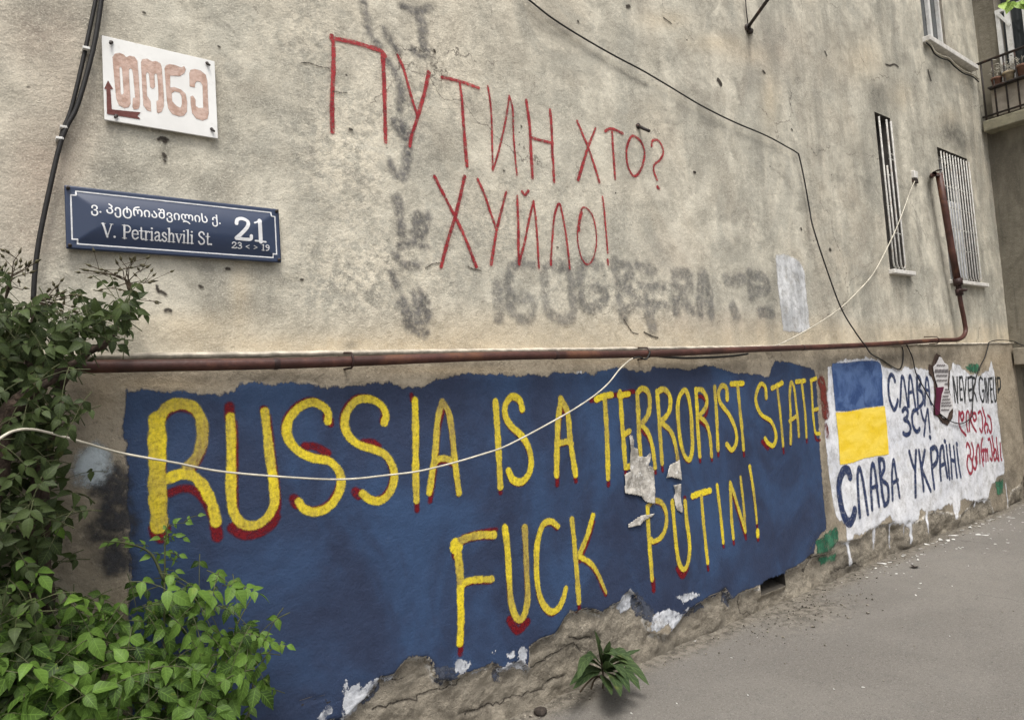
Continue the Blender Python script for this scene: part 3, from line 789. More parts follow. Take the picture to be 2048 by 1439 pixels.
# --- yellow lettering and its red underpainting
Y = []
def y(K, pts, w, o=(1, .35), closed=False): Y.append((K(pts), w, o, closed))
y(K4, [(208, 335), (210, 500), (210, 700), (216, 850), (222, 935)], .030, (1.0, .6)); y(K4, [(215, 330), (270, 265), (350, 245), (420, 270), (460, 340), (467, 430), (455, 500), (420, 570), (385, 605)], .021, (.75, .1)); y(K4, [(272, 672), (330, 648), (400, 650), (460, 700), (505, 780), (530, 850), (543, 915)], .020, (1, .85))
y(K4, [(625, 320), (630, 500), (628, 700), (632, 800), (642, 860), (685, 922), (740, 938), (800, 920), (850, 870), (875, 800), (870, 700), (850, 550), (835, 420), (820, 290)], .0185, (.9, .75))
y(K4, [(1180, 345), (1182, 300), (1150, 260), (1090, 238), (1020, 265), (960, 330), (945, 400), (965, 465), (1020, 520), (1100, 555), (1180, 570), (1230, 610), (1255, 670), (1245, 740), (1205, 810), (1150, 850), (1090, 860), (1040, 840), (1012, 800)], .0185, (1, .7))
y(K4, [(1500, 352), (1510, 310), (1480, 250), (1410, 218), (1340, 230), (1290, 290), (1275, 360), (1300, 430), (1360, 480), (1440, 505), (1510, 540), (1550, 610), (1555, 680), (1530, 750), (1480, 795), (1420, 790), (1375, 755)], .018, (.9, .7))
y(K4, [(1675, 225), (1678, 400), (1677, 600), (1682, 795)], .0175, (.95, .6)); y(K4, [(1755, 750), (1770, 650), (1790, 500), (1805, 330), (1830, 235)], .0165, (.9, .3)); y(K4, [(1830, 235), (1868, 300), (1890, 450), (1905, 600), (1925, 752)], .0165, (.4, .6)); y(K4, [(1778, 590), (1810, 560), (1850, 557), (1898, 578)], .0155, (.7, .4))
y(lambda p: p, [(990, 802), (995, 880), (1000, 972)], .018, (.9, .6))
y(K5, [(120, 380), (105, 330), (65, 310), (30, 350), (25, 410), (55, 470), (110, 520), (150, 580), (170, 660), (160, 730), (120, 780), (70, 770), (45, 720)], .0185, (.8, 1)); y(K5, [(310, 745), (312, 600), (318, 450), (332, 322)], .019, (.95, .3)); y(K5, [(332, 322), (370, 400), (385, 550), (400, 650), (414, 742)], .019, (.3, .9)); y(K5, [(318, 570), (370, 558), (395, 570)], .0165, (.6, .6))
y(K5, [(530, 325), (570, 308), (612, 300)], .019, (1, .9)); y(K5, [(575, 310), (585, 450), (590, 600), (594, 760)], .0185, (.4, .8)); y(K5, [(660, 285), (668, 400), (680, 560), (690, 700)], .0175, (.8, .6)); y(K5, [(655, 305), (708, 295)], .0175, (1, 1)); y(K5, [(676, 522), (715, 500)], .017, (.9, .9)); y(K5, [(690, 702), (720, 692)], .017, (.9, .9))
y(K5, [(755, 290), (760, 400), (765, 520), (775, 645)], .018, (.4, .7)); y(K5, [(755, 292), (782, 265), (815, 285), (825, 340), (815, 410), (775, 465)], .0185, (.7, .3)); y(K5, [(778, 465), (815, 510), (840, 590), (854, 700)], .017, (1, .5))
y(K5, [(865, 280), (875, 420), (885, 560), (893, 678)], .017, (.8, .4)); y(K5, [(870, 282), (905, 270), (935, 310), (935, 380), (910, 425), (885, 445)], .018, (.6, .6)); y(K5, [(886, 450), (940, 500), (965, 570), (980, 652)], .017, (.9, .3))
y(K5, [(1015, 275), (985, 320), (980, 400), (990, 520), (1012, 620), (1045, 660), (1062, 600), (1060, 500), (1050, 380), (1035, 300)], .0175, (.8, .5), True)
y(K5, [(1080, 270), (1088, 400), (1095, 520), (1103, 638)], .0175, (.9, .5)); y(K5, [(1082, 272), (1115, 275), (1140, 320), (1135, 370), (1102, 412)], .0175, (.6, .6)); y(K5, [(1105, 425), (1140, 460), (1160, 540), (1168, 638)], .016, (.8, .4))
y(K5, [(1185, 258), (1195, 400), (1203, 602)], .0165, (.4, .6)); y(K5, [(1255, 325), (1252, 265), (1225, 250), (1207, 290), (1220, 350), (1265, 410), (1300, 490), (1305, 560), (1280, 605), (1252, 575)], .0175, (.5, .7)); y(K5, [(1278, 240), (1342, 236)], .019, (1, 1)); y(K5, [(1312, 245), (1325, 380), (1335, 480), (1345, 600)], .0165, (.4, .5))
y(K5, [(1470, 315), (1465, 260), (1440, 240), (1415, 290), (1415, 350), (1445, 410), (1500, 450), (1525, 530), (1510, 580), (1482, 568), (1465, 542)], .017, (.6, .8)); y(K5, [(1502, 264), (1558, 235)], .018, (1, 1)); y(K5, [(1530, 252), (1545, 380), (1555, 480), (1563, 582)], .015, (.3, .5)); y(K5, [(1605, 568), (1605, 420), (1600, 300), (1608, 230), (1625, 270), (1640, 400), (1650, 528)], .0155, (.4, .4)); y(K5, [(1600, 445), (1640, 415)], .015, (.5, .4))
y(K5, [(1637, 228), (1683, 222)], .017, (.9, .8)); y(K5, [(1665, 228), (1680, 350), (1688, 450), (1692, 532)], .015, (.4, .6)); y(K5, [(1718, 218), (1725, 330), (1730, 430), (1742, 508), (1765, 514)], .015, (.5, .8)); y(K5, [(1716, 222), (1745, 210)], .016, (.8, .8)); y(K5, [(1728, 385), (1756, 378)], .0145, (.6, .6))
y(K6, [(975, 110), (990, 220), (997, 320)], .0215, (1, .1)); y(K6, [(972, 105), (974, 115)], .037, (1.3, 1.3)); y(K6, [(995, 330), (995, 420), (998, 520), (992, 645)], .0195, (1, 1)); y(K6, [(990, 88), (1040, 65), (1100, 52), (1180, 50)], .019, (.2, .7)); y(K6, [(1002, 325), (1060, 300), (1168, 295)], .0165, (.9, .7))
y(K6, [(1242, 12), (1258, 150), (1265, 300), (1275, 420), (1300, 500), (1330, 515), (1355, 470), (1367, 380), (1362, 250), (1358, 120), (1352, 12)], .0185, (.8, .1))
y(K6, [(1535, 3), (1498, -24), (1453, -4), (1423, 96), (1417, 200), (1420, 300), (1435, 390), (1465, 450), (1500, 475), (1540, 450), (1565, 400), (1580, 347)], .0175, (1, .6))
y(K6, [(1613, -35), (1628, 100), (1640, 250), (1652, 422)], .0165, (.6, .6)); y(K6, [(1730, -55), (1700, 50), (1655, 160)], .017, (.8, .7)); y(K6, [(1657, 170), (1720, 210), (1760, 270), (1785, 330), (1803, 370)], (.0165, .010), (.9, .2))
y(K5, [(815, 920), (820, 1050), (828, 1180), (838, 1318)], .0165, (.9, .8)); y(K5, [(815, 920), (850, 885), (895, 900), (918, 960), (915, 1030), (890, 1085), (850, 1110), (832, 1100)], .016, (.3, .7)); y(K5, [(950, 890), (960, 1000), (970, 1120), (985, 1220), (1010, 1265), (1035, 1230), (1045, 1130), (1030, 1000), (1020, 890)], .0165, (.8, .6))
y(K5, [(1062, 860), (1100, 845), (1158, 830)], .020, (1.2, 1.2)); y(K5, [(1110, 850), (1120, 980), (1132, 1100), (1145, 1228)], .0155, (.3, .8)); y(K5, [(1198, 800), (1210, 900), (1222, 1000), (1232, 1115)], .015, (.7, .9)); y(K5, [(1288, 1092), (1280, 1000), (1275, 880), (1272, 785)], .0155, (.9, .3)); y(K5, [(1272, 785), (1300, 870), (1330, 970), (1355, 1055)], .0145, (.5, .9)); y(K5, [(1355, 1055), (1345, 900), (1328, 757)], .0135, (.5, .3)); y(K5, [(1380, 698), (1395, 800), (1410, 920), (1418, 1008)], (.016, .011), (.8, .4)); y(K5, [(1423, 1052), (1424, 1078)], .020, (1.2, 1.2))
M_YEL = mat_paint('yellow_spray', lambda g: g.mix(g.mth('ADD', g.mth('MULTIPLY', g.attr('op'), 0.72), g.mth('ADD', g.mth('MULTIPLY', g.mth('SUBTRACT', g.noise(130, 4, 0.75), 0.5), 0.9), g.mth('ADD', g.mth('MULTIPLY', g.mth('SUBTRACT', g.noise(95, 3, 0.6, 0, g.pos((1, 1, 0.07))), 0.5), 0.9), g.mth('MULTIPLY', g.mth('SUBTRACT', g.noise(7, 5, 0.6), 0.45), 1.5))), True), (0.33, 0.25, 0.085), (0.84, 0.67, 0.030)), 0.0048, 0.0060, 85, wear=0.42, wsc=60, rough=0.6, bk=0.3)
M_MAROON = mat_paint('maroon_underpaint', lambda g: g.mix(g.noise(14, 5), (0.105, 0.004, 0.008), (0.20, 0.007, 0.014)), 0.006, 0.004, 80, wear=0.36, wsc=50, rough=0.55)
d = Decal(PLN, 0.0025)
for i, (p, w, o, c) in enumerate(Y):
    w_ = w if isinstance(w, float) else w[0]
    if i >= 10:
        q0, q1 = np.array(p[0]), np.array(p[-1])
        vert = len(p) <= 5 and abs(q1[1] - q0[1]) > 2.5 * abs(q1[0] - q0[0])
        sh = (0.0, -0.030 - 0.022 * (i * 7 % 5) / 4) if vert else (-0.004, -0.010)
    if i < 10: sh = [(0.006, -0.046), (0.002, -0.016), (0.002, -0.055), (0.012, -0.024), (-0.008, 0.010), (-0.010, 0.008), (0.0, -0.045), (0.002, -0.042), (-0.003, -0.006), (0.0, -0.016)][i]
    d.stroke(p, w_ * 0.72, c, (1, 1), True, sh)
for p, w in [(K4([(620, 262), (622, 330)]), .019), (K4([(815, 280), (820, 300)]), .017), (K4([(1048, 485), (1110, 490), (1180, 525)]), .016), (K4([(1380, 462), (1430, 462), (1470, 485)]), .013), (K4([(985, 785), (1000, 815)]), .020), (K4([(1335, 745), (1355, 765)]), .020), (K4([(1655, 195), (1660, 230)]), .010),
             (K4([(640, 950), (700, 985), (780, 975), (850, 935), (880, 890)]), .022), (K4([(195, 955), (215, 990), (250, 960)]), .022), (K4([(540, 930), (552, 1000)]), .021), (K4([(1195, 340), (1198, 362)]), .013), (K5([(500, 330), (640, 300), (735, 282)]), .015), (K5([(1450, 560), (1480, 595)]), .017), (K6([(1265, 520), (1310, 580), (1365, 530)]), .020), (K6([(1010, 60), (1100, 35), (1195, 20)]), .010), (K5([(980, 1260), (1005, 1300), (1030, 1260)]), .020), (K5([(1020, 870), (1022, 890)]), .014), (K5([(845, 1320), (847, 1380)]), .016)]:
    d.stroke(p, w)
d.build('maroon_lettering', M_MAROON, PANEL, 0.0065, 0.011)
d = Decal(PLN, 0.0032); d.wob = 0.12
for p, w, o, c in Y: d.stroke(p, w, c, o)
d.build('yellow_lettering', M_YEL, PANEL, 0.0060, 0.008)['label'] = 'hand painted yellow capital letters in two lines'

# --- white mural with flag
WHITE = K9([(170, 165), (165, 280), (160, 400), (155, 600), (180, 850), (205, 1010), (225, 1090), (280, 1170), (290, 1270), (325, 1245), (340, 1210), (420, 1195), (500, 1140), (560, 1100), (590, 1150), (700, 1155), (740, 1120), (745, 1065), (850, 1065), (900, 1030), (950, 1020), (968, 1130), (995, 1060), (1000, 1000), (1040, 985), (1110, 1010), (1170, 1005), (1195, 900), (1240, 850), (1280, 830), (1275, 760), (1262, 700), (1240, 520), (1222, 350), (1213, 200), (1192, 138), (1172, 195), (1120, 215), (1060, 212), (1010, 172), (990, 145), (955, 142), (935, 190), (890, 195), (810, 190), (700, 170), (640, 168), (620, 190), (560, 178), (512, 170), (495, 130), (430, 108), (380, 112), (330, 125), (260, 132)])
M_WHITE = mat_paint('white_wall_paint', lambda g: g.mix(g.ss(g.noise(7, 7, 0.65), 0.54, 0.70, 0, 0.6), g.mix(g.ss(g.noise(2.5, 5), 0.35, 0.65), (0.70, 0.72, 0.77), (0.82, 0.83, 0.86)), (0.56, 0.55, 0.52)), 0.010, 0.024, 13, wear=0.48, wsc=9, rough=0.6, streak=(9, 0.05, (1, 1, 0.15)))
d = Decal(PLN, 0.0020)
d.area(WHITE)
for p in [[(310, 1250), (322, 1330), (335, 1400)], [(580, 1130), (590, 1200), (600, 1300)], [(650, 1150), (655, 1240)], [(695, 1150), (700, 1260)], [(470, 1160), (475, 1300)], [(790, 1080), (795, 1210)], [(1285, 900), (1300, 1050)], [(1100, 1000), (1095, 1050)]]:
    d.stroke(K9(p), (.022, .009))
WP = d.build('painted_panel', M_WHITE, BLD, 0.016, 0.05)
WP['label'] = 'white painted panel with a flag and blue and red words'
M_FBLUE = mat_paint('flag_blue_paint', lambda g: g.mix(g.ss(g.noise(6, 6, 0.65, 0.5), 0.38, 0.62), (0.030, 0.064, 0.175), (0.085, 0.145, 0.30)), 0.008, 0.012, 26, rough=0.6)
M_FYEL = mat_paint('flag_yellow_paint', lambda g: g.mix(g.ss(g.noise(7, 6, 0.6, 0.3, g.pos((0.5, 1, 1.6))), 0.36, 0.62), (0.80, 0.56, 0.03), (0.88, 0.66, 0.09)), 0.008, 0.012, 26, rough=0.6)
d = Decal(PLN, 0.0034); d.area(K7([(150, 300), (165, 250), (290, 238), (380, 235), (520, 215), (700, 205), (790, 225), (830, 260), (848, 400), (850, 600), (862, 825), (760, 835), (620, 850), (500, 880), (380, 900), (205, 890), (190, 700), (170, 500)])); d.build('flag_blue_band', M_FBLUE, WP, 0.012, 0.03)
d = Decal(PLN, 0.0046); d.area(K9([(220, 452), (300, 445), (400, 424), (525, 410), (540, 540), (550, 712), (470, 722), (400, 735), (320, 765), (247, 778), (235, 600)])); d.build('flag_yellow_band', M_FYEL, WP, 0.012, 0.03)
M_INK = mat_paint('dark_blue_brush', lambda g: g.mix(g.noise(8, 5), (0.012, 0.020, 0.058), (0.024, 0.050, 0.15)), 0.006, 0.006, 40, wear=0.40, wsc=30, rough=0.5)
d = Decal(PLN, 0.0036)
INK = [(K7([(1020, 490), (1000, 425), (965, 402), (937, 480), (932, 620), (950, 750), (985, 850), (1010, 880), (1040, 820), (1055, 748)]), .024), (K7([(1085, 830), (1095, 700), (1100, 550), (1110, 435), (1135, 450), (1160, 600), (1195, 830)]), .022), (K7([(1210, 830), (1205, 650), (1210, 480), (1225, 412), (1250, 500), (1275, 680), (1297, 830)]), .022), (K7([(1205, 650), (1265, 632)]), .02),
       (K8([(175, 322), (175, 450), (180, 560), (182, 668)]), .024), (K8([(175, 322), (200, 340), (215, 400), (190, 460), (230, 510), (240, 590), (215, 640), (185, 665)]), .024), (K8([(258, 633), (262, 500), (268, 380), (285, 347), (300, 440), (310, 560), (325, 622)]), .022), (K8([(260, 472), (302, 480)]), .02),
       (K8([(20, 700), (45, 668), (75, 700), (62, 770), (38, 788), (75, 812), (103, 870), (95, 930), (60, 953), (27, 935)]), .026), (K8([(180, 720), (168, 688), (135, 702), (120, 760), (130, 850), (160, 912), (185, 915), (200, 890)]), .026), (K8([(215, 690), (235, 770), (260, 828)]), .022), (K8([(285, 682), (265, 800), (250, 958)]), .02), (K8([(290, 680), (300, 780), (312, 920)]), .02), (K8([(312, 975), (318, 985)]), .026),
       (K9([(310, 850), (298, 812), (268, 815), (243, 880), (241, 950), (255, 1040), (275, 1108), (305, 1138), (330, 1100), (338, 1062)]), .046), (K9([(370, 1100), (360, 950), (357, 850), (367, 795), (385, 850), (405, 970), (420, 1083)]), .025), (K9([(448, 1055), (440, 900), (443, 800), (456, 772), (470, 850), (480, 940), (492, 1033)]), .024), (K9([(442, 922), (480, 908)]), .022), (K9([(490, 745), (500, 860), (510, 950), (525, 1028)]), .026), (K9([(490, 742), (515, 748), (522, 800), (500, 862), (540, 900), (550, 960), (545, 1010), (525, 1030)]), .026), (K9([(575, 993), (570, 870), (573, 785), (581, 748), (595, 830), (608, 910), (618, 978)]), .023), (K9([(572, 892), (608, 870)]), .022),
       (K9([(680, 695), (700, 770), (718, 812)]), .026), (K9([(722, 690), (718, 800), (720, 975)]), .026), (K9([(740, 690), (755, 790), (770, 935)]), .026), (K9([(778, 688), (765, 760), (760, 800), (785, 870), (813, 938)]), .026), (K9([(815, 682), (820, 760), (828, 850), (836, 922)]), .026), (K9([(815, 680), (840, 667), (856, 700), (850, 760), (825, 790)]), .030),
       (K8([(430, 1430), (420, 1250), (425, 1110), (450, 1078), (465, 1200), (500, 1400)]), .026), (K8([(425, 1280), (470, 1260)]), .024), (K8([(485, 1070), (500, 1200), (525, 1420)]), .024), (K8([(466, 1018), (474, 1022)]), .026), (K8([(520, 1062), (535, 1200), (550, 1410)]), .022), (K8([(565, 1078), (580, 1210), (600, 1400)]), .022), (K8([(535, 1212), (582, 1238)]), .022), (K8([(600, 1100), (615, 1230), (640, 1400)]), .022), (K8([(597, 1048), (602, 1055)]), .026)]
for p, w in INK: d.stroke(p, w * .86)
d.build('blue_lettering', M_INK, WP, 0.0085, 0.012)['label'] = 'dark blue brushed Cyrillic words'
d = Decal(PLN, 0.0036)
for pts in [[(555, 335), (565, 450), (580, 600)], [(560, 340), (585, 480), (608, 608)], [(608, 608), (605, 480), (600, 340)], [(625, 340), (630, 460), (635, 580)], [(625, 345), (650, 337)], [(630, 470), (652, 465)], [(635, 580), (657, 576)], [(655, 340), (675, 500), (685, 608)], [(685, 608), (690, 450), (697, 340)], [(715, 345), (725, 480), (735, 585)], [(715, 348), (760, 332)], [(725, 482), (757, 467)], [(735, 587), (767, 580)],
            [(765, 340), (770, 470), (772, 600)], [(765, 342), (790, 350), (797, 400), (775, 462), (800, 530), (817, 590)], [(872, 362), (848, 342), (836, 420), (850, 540), (875, 600), (890, 560), (888, 485), (872, 485)], [(893, 352), (905, 480), (913, 600)], [(908, 355), (922, 500), (932, 605)], [(932, 605), (935, 480), (935, 355)], [(948, 352), (958, 480), (967, 600)], [(948, 354), (970, 350)], [(956, 470), (974, 466)], [(967, 600), (982, 598)],
            [(985, 340), (990, 480), (1003, 590), (1018, 560), (1013, 345)], [(1030, 342), (1040, 500)], [(1030, 345), (1058, 355), (1060, 450), (1036, 480)]]:
    d.stroke(K8(pts), .015)
d.build('black_lettering', mat_paint('black_marker', lambda g: (0.020, 0.024, 0.028), 0.006, 0.005, 40, wear=0.42, wsc=30, rough=0.5), WP, 0.0085, 0.012)
d = Decal(PLN, 0.0036)
for pts in [[(620, 705), (640, 725), (662, 712), (672, 760), (655, 800), (640, 765), (625, 715)], [(620, 705), (622, 830), (648, 905)], [(648, 905), (695, 955)], [(718, 915), (702, 830), (700, 735), (722, 702), (736, 770), (735, 910)], [(775, 725), (800, 725), (808, 780), (785, 800), (770, 755)], [(772, 715), (758, 705), (748, 780), (770, 850), (806, 915)], [(830, 722), (850, 702), (870, 760), (876, 860), (865, 922), (846, 890)], [(873, 668), (890, 730), (905, 790), (895, 850)], [(905, 930), (893, 880), (910, 835), (932, 860), (925, 920)], [(928, 745), (955, 780), (970, 870), (960, 928), (944, 905)],
            [(702, 1078), (712, 1040), (742, 1100), (742, 1165), (716, 1178)], [(716, 1178), (708, 1280), (735, 1362), (762, 1340), (762, 1240), (735, 1182)], [(760, 1042), (776, 1100), (778, 1170)], [(778, 1170), (763, 1250), (790, 1318), (807, 1270), (797, 1190)], [(815, 1252), (810, 1140), (827, 1058), (842, 1110), (846, 1250)], [(872, 992), (860, 1100), (882, 1280)], [(868, 1130), (884, 1112), (888, 1222)], [(888, 1130), (906, 1108), (911, 1232)], [(911, 1130), (926, 1110), (932, 1222)], [(933, 1002), (952, 1002), (972, 1120), (975, 1222), (955, 1202)], [(973, 968), (990, 1080), (1000, 1142)], [(1002, 1222), (988, 1150), (1010, 1108), (1024, 1180), (1005, 1225)], [(1020, 985), (1030, 1100), (1050, 1222), (1034, 1205)], [(1060, 1042), (1070, 1188)], [(1076, 1212), (1080, 1220)]]:
    d.stroke(K8(pts), .0165)
d.build('red_lettering', mat_paint('crimson_marker', lambda g: g.mix(g.noise(9, 4), (0.27, 0.015, 0.035), (0.40, 0.03, 0.07)), 0.006, 0.005, 40, wear=0.42, wsc=30, rough=0.5), WP, 0.0085, 0.012)['label'] = 'two crimson Georgian words'
# small paint leftovers on the plinth
M_GREEN = mat_paint('green_paint', lambda g: g.mix(g.ss(g.noise(10, 6, 0.7, 0, g.pos((1, 1, .4))), 0.4, 0.6), (0.020, 0.095, 0.055), (0.055, 0.20, 0.115)), 0.012, 0.055, 15, wear=0.30, wsc=14, rough=0.8)
d = Decal(PLN, 0.0026)
d.area(K12([(1040, 430), (1090, 400), (1140, 365), (1150, 440), (1110, 495), (1045, 500)])); d.area(K12([(1070, 525), (1150, 495), (1150, 530), (1090, 550)])); d.area(K12([(1910, 150), (1945, 140), (1945, 205), (1915, 210)])); d.area(K8([(690, 230), (740, 205), (830, 200), (850, 260), (810, 300), (740, 280)]))
d.each('green_paint_patch', M_GREEN, BLD, 0.012, 0.055)
d = Decal(PLN, 0.0030)
for p, w in [([(10, 500), (35, 600), (45, 720), (70, 930)], .052), ([(80, 1110), (85, 1160), (90, 1230)], .026)]: d.stroke(K7(p), w)
d.each('red_paint_stripe', mat_paint('brick_red_paint', lambda g: g.mix(g.noise(8, 5), (0.105, 0.022, 0.017), (0.17, 0.032, 0.024)), 0.014, 0.02, 26, wear=0.2, wsc=14, rough=0.8), BLD, 0.012, 0.03)

# ------------------------------------------------------------------ windows
M_REVEAL = plain('window_reveal', (0.27, 0.245, 0.20), 0.92, sc=9, bump=0.5)
M_WHITEPAINT = plain('white_gloss_paint', (0.74, 0.74, 0.72), 0.45, var=0.2, sc=12, dirt=((0.33, 0.30, 0.26), 0.6))
M_SILL = plain('white_sill_paint', (0.72, 0.70, 0.66), 0.6, var=0.25, sc=15, bump=0.3)
M_ROOM = plain('dark_room', (0.035, 0.033, 0.032), 0.95, sc=3)
gg = G('window_glass'); gg.set(Base_Color=(0.055, 0.062, 0.066), Roughness=0.06, Specular_IOR_Level=0.6); M_GLASS = gg.m
M_CURTAIN = plain('net_curtain', (0.60, 0.62, 0.65), 0.9, var=0.45, sc=6)


def reveal(mb, w, dep):
    x0, x1, z0, z1 = w['x0'], w['x1'], w['z0'], w['z1']; a, b = YW, YW + dep
    return mb.add([(x0, a, z0), (x1, a, z0), (x1, a, z1), (x0, a, z1), (x0, b, z0), (x1, b, z0), (x1, b, z1), (x0, b, z1)], [(0, 1, 5, 4), (1, 2, 6, 5), (2, 3, 7, 6), (3, 0, 4, 7)])


M_BARS = plain('dull_white_bars', (0.58, 0.57, 0.53), 0.5, var=0.35, sc=25, dirt=((0.22, 0.15, 0.10), 0.6))
M_REVD = plain('dark_reveal', (0.105, 0.097, 0.088), 0.85, sc=9, bump=0.4)


def window(w, dep, nbar, barx, sill, pane_mat, label):
    x0, x1, z0, z1 = w['x0'], w['x1'], w['z0'], w['z1']
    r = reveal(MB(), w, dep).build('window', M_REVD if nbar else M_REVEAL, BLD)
    r['label'] = label
    MB().box(x0, x1, YW + dep - 0.012, YW + dep, z0, z1).build('pane', pane_mat, r)
    f = MB(); yf = YW + dep - 0.05; t = 0.045
    f.box(x0 + .002, x0 + t, yf, yf + .036, z0 + .002, z1 - .002).box(x1 - t, x1 - .002, yf, yf + .036, z0 + .002, z1 - .002).box(x0 + t, x1 - t, yf + .002, yf + .034, z0 + .003, z0 + t).box(x0 + t, x1 - t, yf + .002, yf + .034, z1 - t, z1 - .003)
    if x1 - x0 > 0.5: f.box((x0 + x1) / 2 - .03, (x0 + x1) / 2 + .03, yf + .001, yf + .035, z0 + t, z1 - t)
    f.build('frame', M_WHITEPAINT, r)
    if sill:
        MB().box(x0 - .03, x1 + sill[2], YW - sill[0], YW + .03, z0 - sill[1], z0 - .004).build('sill', M_SILL, r, bevel=0.006)
    if nbar:
        g = MB(); yg = YW - 0.022
        bx = barx or list(np.linspace(x0 + .03, x1 - .03, nbar))
        for i, x in enumerate(bx):
            top = z1 - .05
            if barx and i == 1: top = z1 - .52
            pts = [(x, yg, top), (x, yg, z0 + .06), (x + .012, yg, z0 + .030), (x + .05, yg + .004, z0 + .018)] if i < len(bx) - 1 else [(x, yg, top), (x, yg, z0 + .06), (x - .012, yg, z0 + .03), (x - .05, yg + .004, z0 + .018)]
            g.tube(pts, 0.0088 if barx else 0.0066, 6)
        if not barx:
            for zz in np.linspace(z0 + 0.34, z1 - 0.42, 4):
                g.tube([(x0 - .01, yg + .014, zz), (x1 + .01, yg + .014, zz)], 0.006, 6)
        else:
            for k, zz in enumerate([z0 + .36, z0 + .62, z0 + .93, z0 + 1.1, z1 - .38]):
                a, b = [(bx[1], bx[-1] + .06), (bx[0], bx[1]), (bx[1], bx[2]), (bx[2], bx[3]), (bx[2], bx[3])][k]
                g.tube([(a, yg + .012, zz), (b, yg + .012, zz)], 0.006, 6)
        g.build('grille', M_BARS, r, True)
    return r


window(WINS[0], 0.26, 4, [6.835, 6.905, 6.99, 7.085], (0.055, 0.045, 0.10), M_ROOM, 'narrow dark window behind four white bars')
w2 = window(WINS[1], 0.17, 11, None, (0.055, 0.045, 0.10), M_GLASS, 'window behind a close white grille')
MB().box(8.58, 8.98, YW + .088, YW + .096, 2.62, 3.5).build('curtain', M_CURTAIN, w2)
w3 = window(WINS[2], 0.075, 0, None, None, M_GLASS, 'upper window with white frame over a long sill')
MB().box(8.14, 9.52, YW - 0.075, YW + .02, 5.165, 5.225).build('sill', M_SILL, w3, bevel=0.008)

# ------------------------------------------------------------------ side wing with its balcony
gm = G('shaded_wing_plaster')  # shade on the wing put into its colour, darker than the street wall
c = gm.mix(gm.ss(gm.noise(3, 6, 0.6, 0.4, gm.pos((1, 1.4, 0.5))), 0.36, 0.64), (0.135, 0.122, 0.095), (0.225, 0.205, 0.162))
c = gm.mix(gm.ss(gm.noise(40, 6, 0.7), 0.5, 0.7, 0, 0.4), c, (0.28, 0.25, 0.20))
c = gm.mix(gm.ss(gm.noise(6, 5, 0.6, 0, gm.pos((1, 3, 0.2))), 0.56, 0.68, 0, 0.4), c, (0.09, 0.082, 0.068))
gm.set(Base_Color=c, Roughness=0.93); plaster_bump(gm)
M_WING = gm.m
DOORW = dict(y0=2.05, y1=2.685, z0=5.0, z1=7.0)       # balcony door opening
LOW = dict(y0=1.75, y1=2.815, z0=0.62, z1=1.56)       # dark opening at street level
mb = MB()
yy = sorted([-1.2, LOW['y0'], DOORW['y0'], DOORW['y1'], LOW['y1'], YW + 0.02]); zz = [-0.06, LOW['z0'], LOW['z1'], 3.0, 4.45, DOORW['z0'], DOORW['z1'], 7.6]
for i in range(len(yy) - 1):
    for k in range(len(zz) - 1):
        ym, zm = (yy[i] + yy[i + 1]) / 2, (zz[k] + zz[k + 1]) / 2
        if any(o['y0'] < ym < o['y1'] and o['z0'] < zm < o['z1'] for o in (DOORW, LOW)): continue
        mb.add([(XS, yy[i], zz[k]), (XS, yy[i + 1], zz[k]), (XS, yy[i + 1], zz[k + 1]), (XS, yy[i], zz[k + 1])], [(0, 1, 2, 3)])
mb.build('side_wall', M_WING, BLD)
MB().box(XS + 0.001, XS + 6, -1.2, -1.19, 0, 7.6).build('side_wall', M_WING, BLD)
for o, nm in ((DOORW, 'balcony_door'), (LOW, 'cellar_opening')):
    a, b = XS, XS + 0.28
    y0, y1, z0, z1 = o['y0'], o['y1'], o['z0'], o['z1']
    o['ob'] = MB().add([(a, y0, z0), (a, y1, z0), (a, y1, z1), (a, y0, z1), (b, y0, z0), (b, y1, z0), (b, y1, z1), (b, y0, z1)], [(0, 1, 5, 4), (1, 2, 6, 5), (2, 3, 7, 6), (3, 0, 4, 7)]).build(nm, M_REVEAL, BLD)
    MB().box(b - .01, b, y0, y1, z0, z1).build('pane' if nm == 'balcony_door' else 'dark_back', M_GLASS if nm == 'balcony_door' else M_ROOM, o['ob'])
f = MB()
for y_, t in ((2.655, .022), (2.56, .026), (2.40, .012), (2.08, .03)):
    f.box(XS - .02, XS + .03, y_ - t, y_ + t, 5.0, 5.86 if y_ > 2.3 else 7.0)
f.box(XS - .018, XS + .028, 2.05, 2.68, 5.86, 5.90)
f.add([(XS - .03, 2.66, 5.84), (XS - .03, 2.64, 5.87), (XS - .03, 2.53, 5.66), (XS - .03, 2.55, 5.64), (XS, 2.66, 5.84), (XS, 2.64, 5.87), (XS, 2.53, 5.66), (XS, 2.55, 5.64)], [(0, 1, 2, 3), (4, 7, 6, 5), (0, 4, 5, 1), (1, 5, 6, 2), (2, 6, 7, 3), (3, 7, 4, 0)])
f.build('frame', M_WHITEPAINT, DOORW['ob'])
MB().box(XS - .10, XS + .02, 1.7, 2.85, 1.60, 1.80).build('lintel', plain('lintel_concrete', (0.36, 0.32, 0.25), 0.9, sc=8, bump=0.5), LOW['ob'], bevel=0.008)
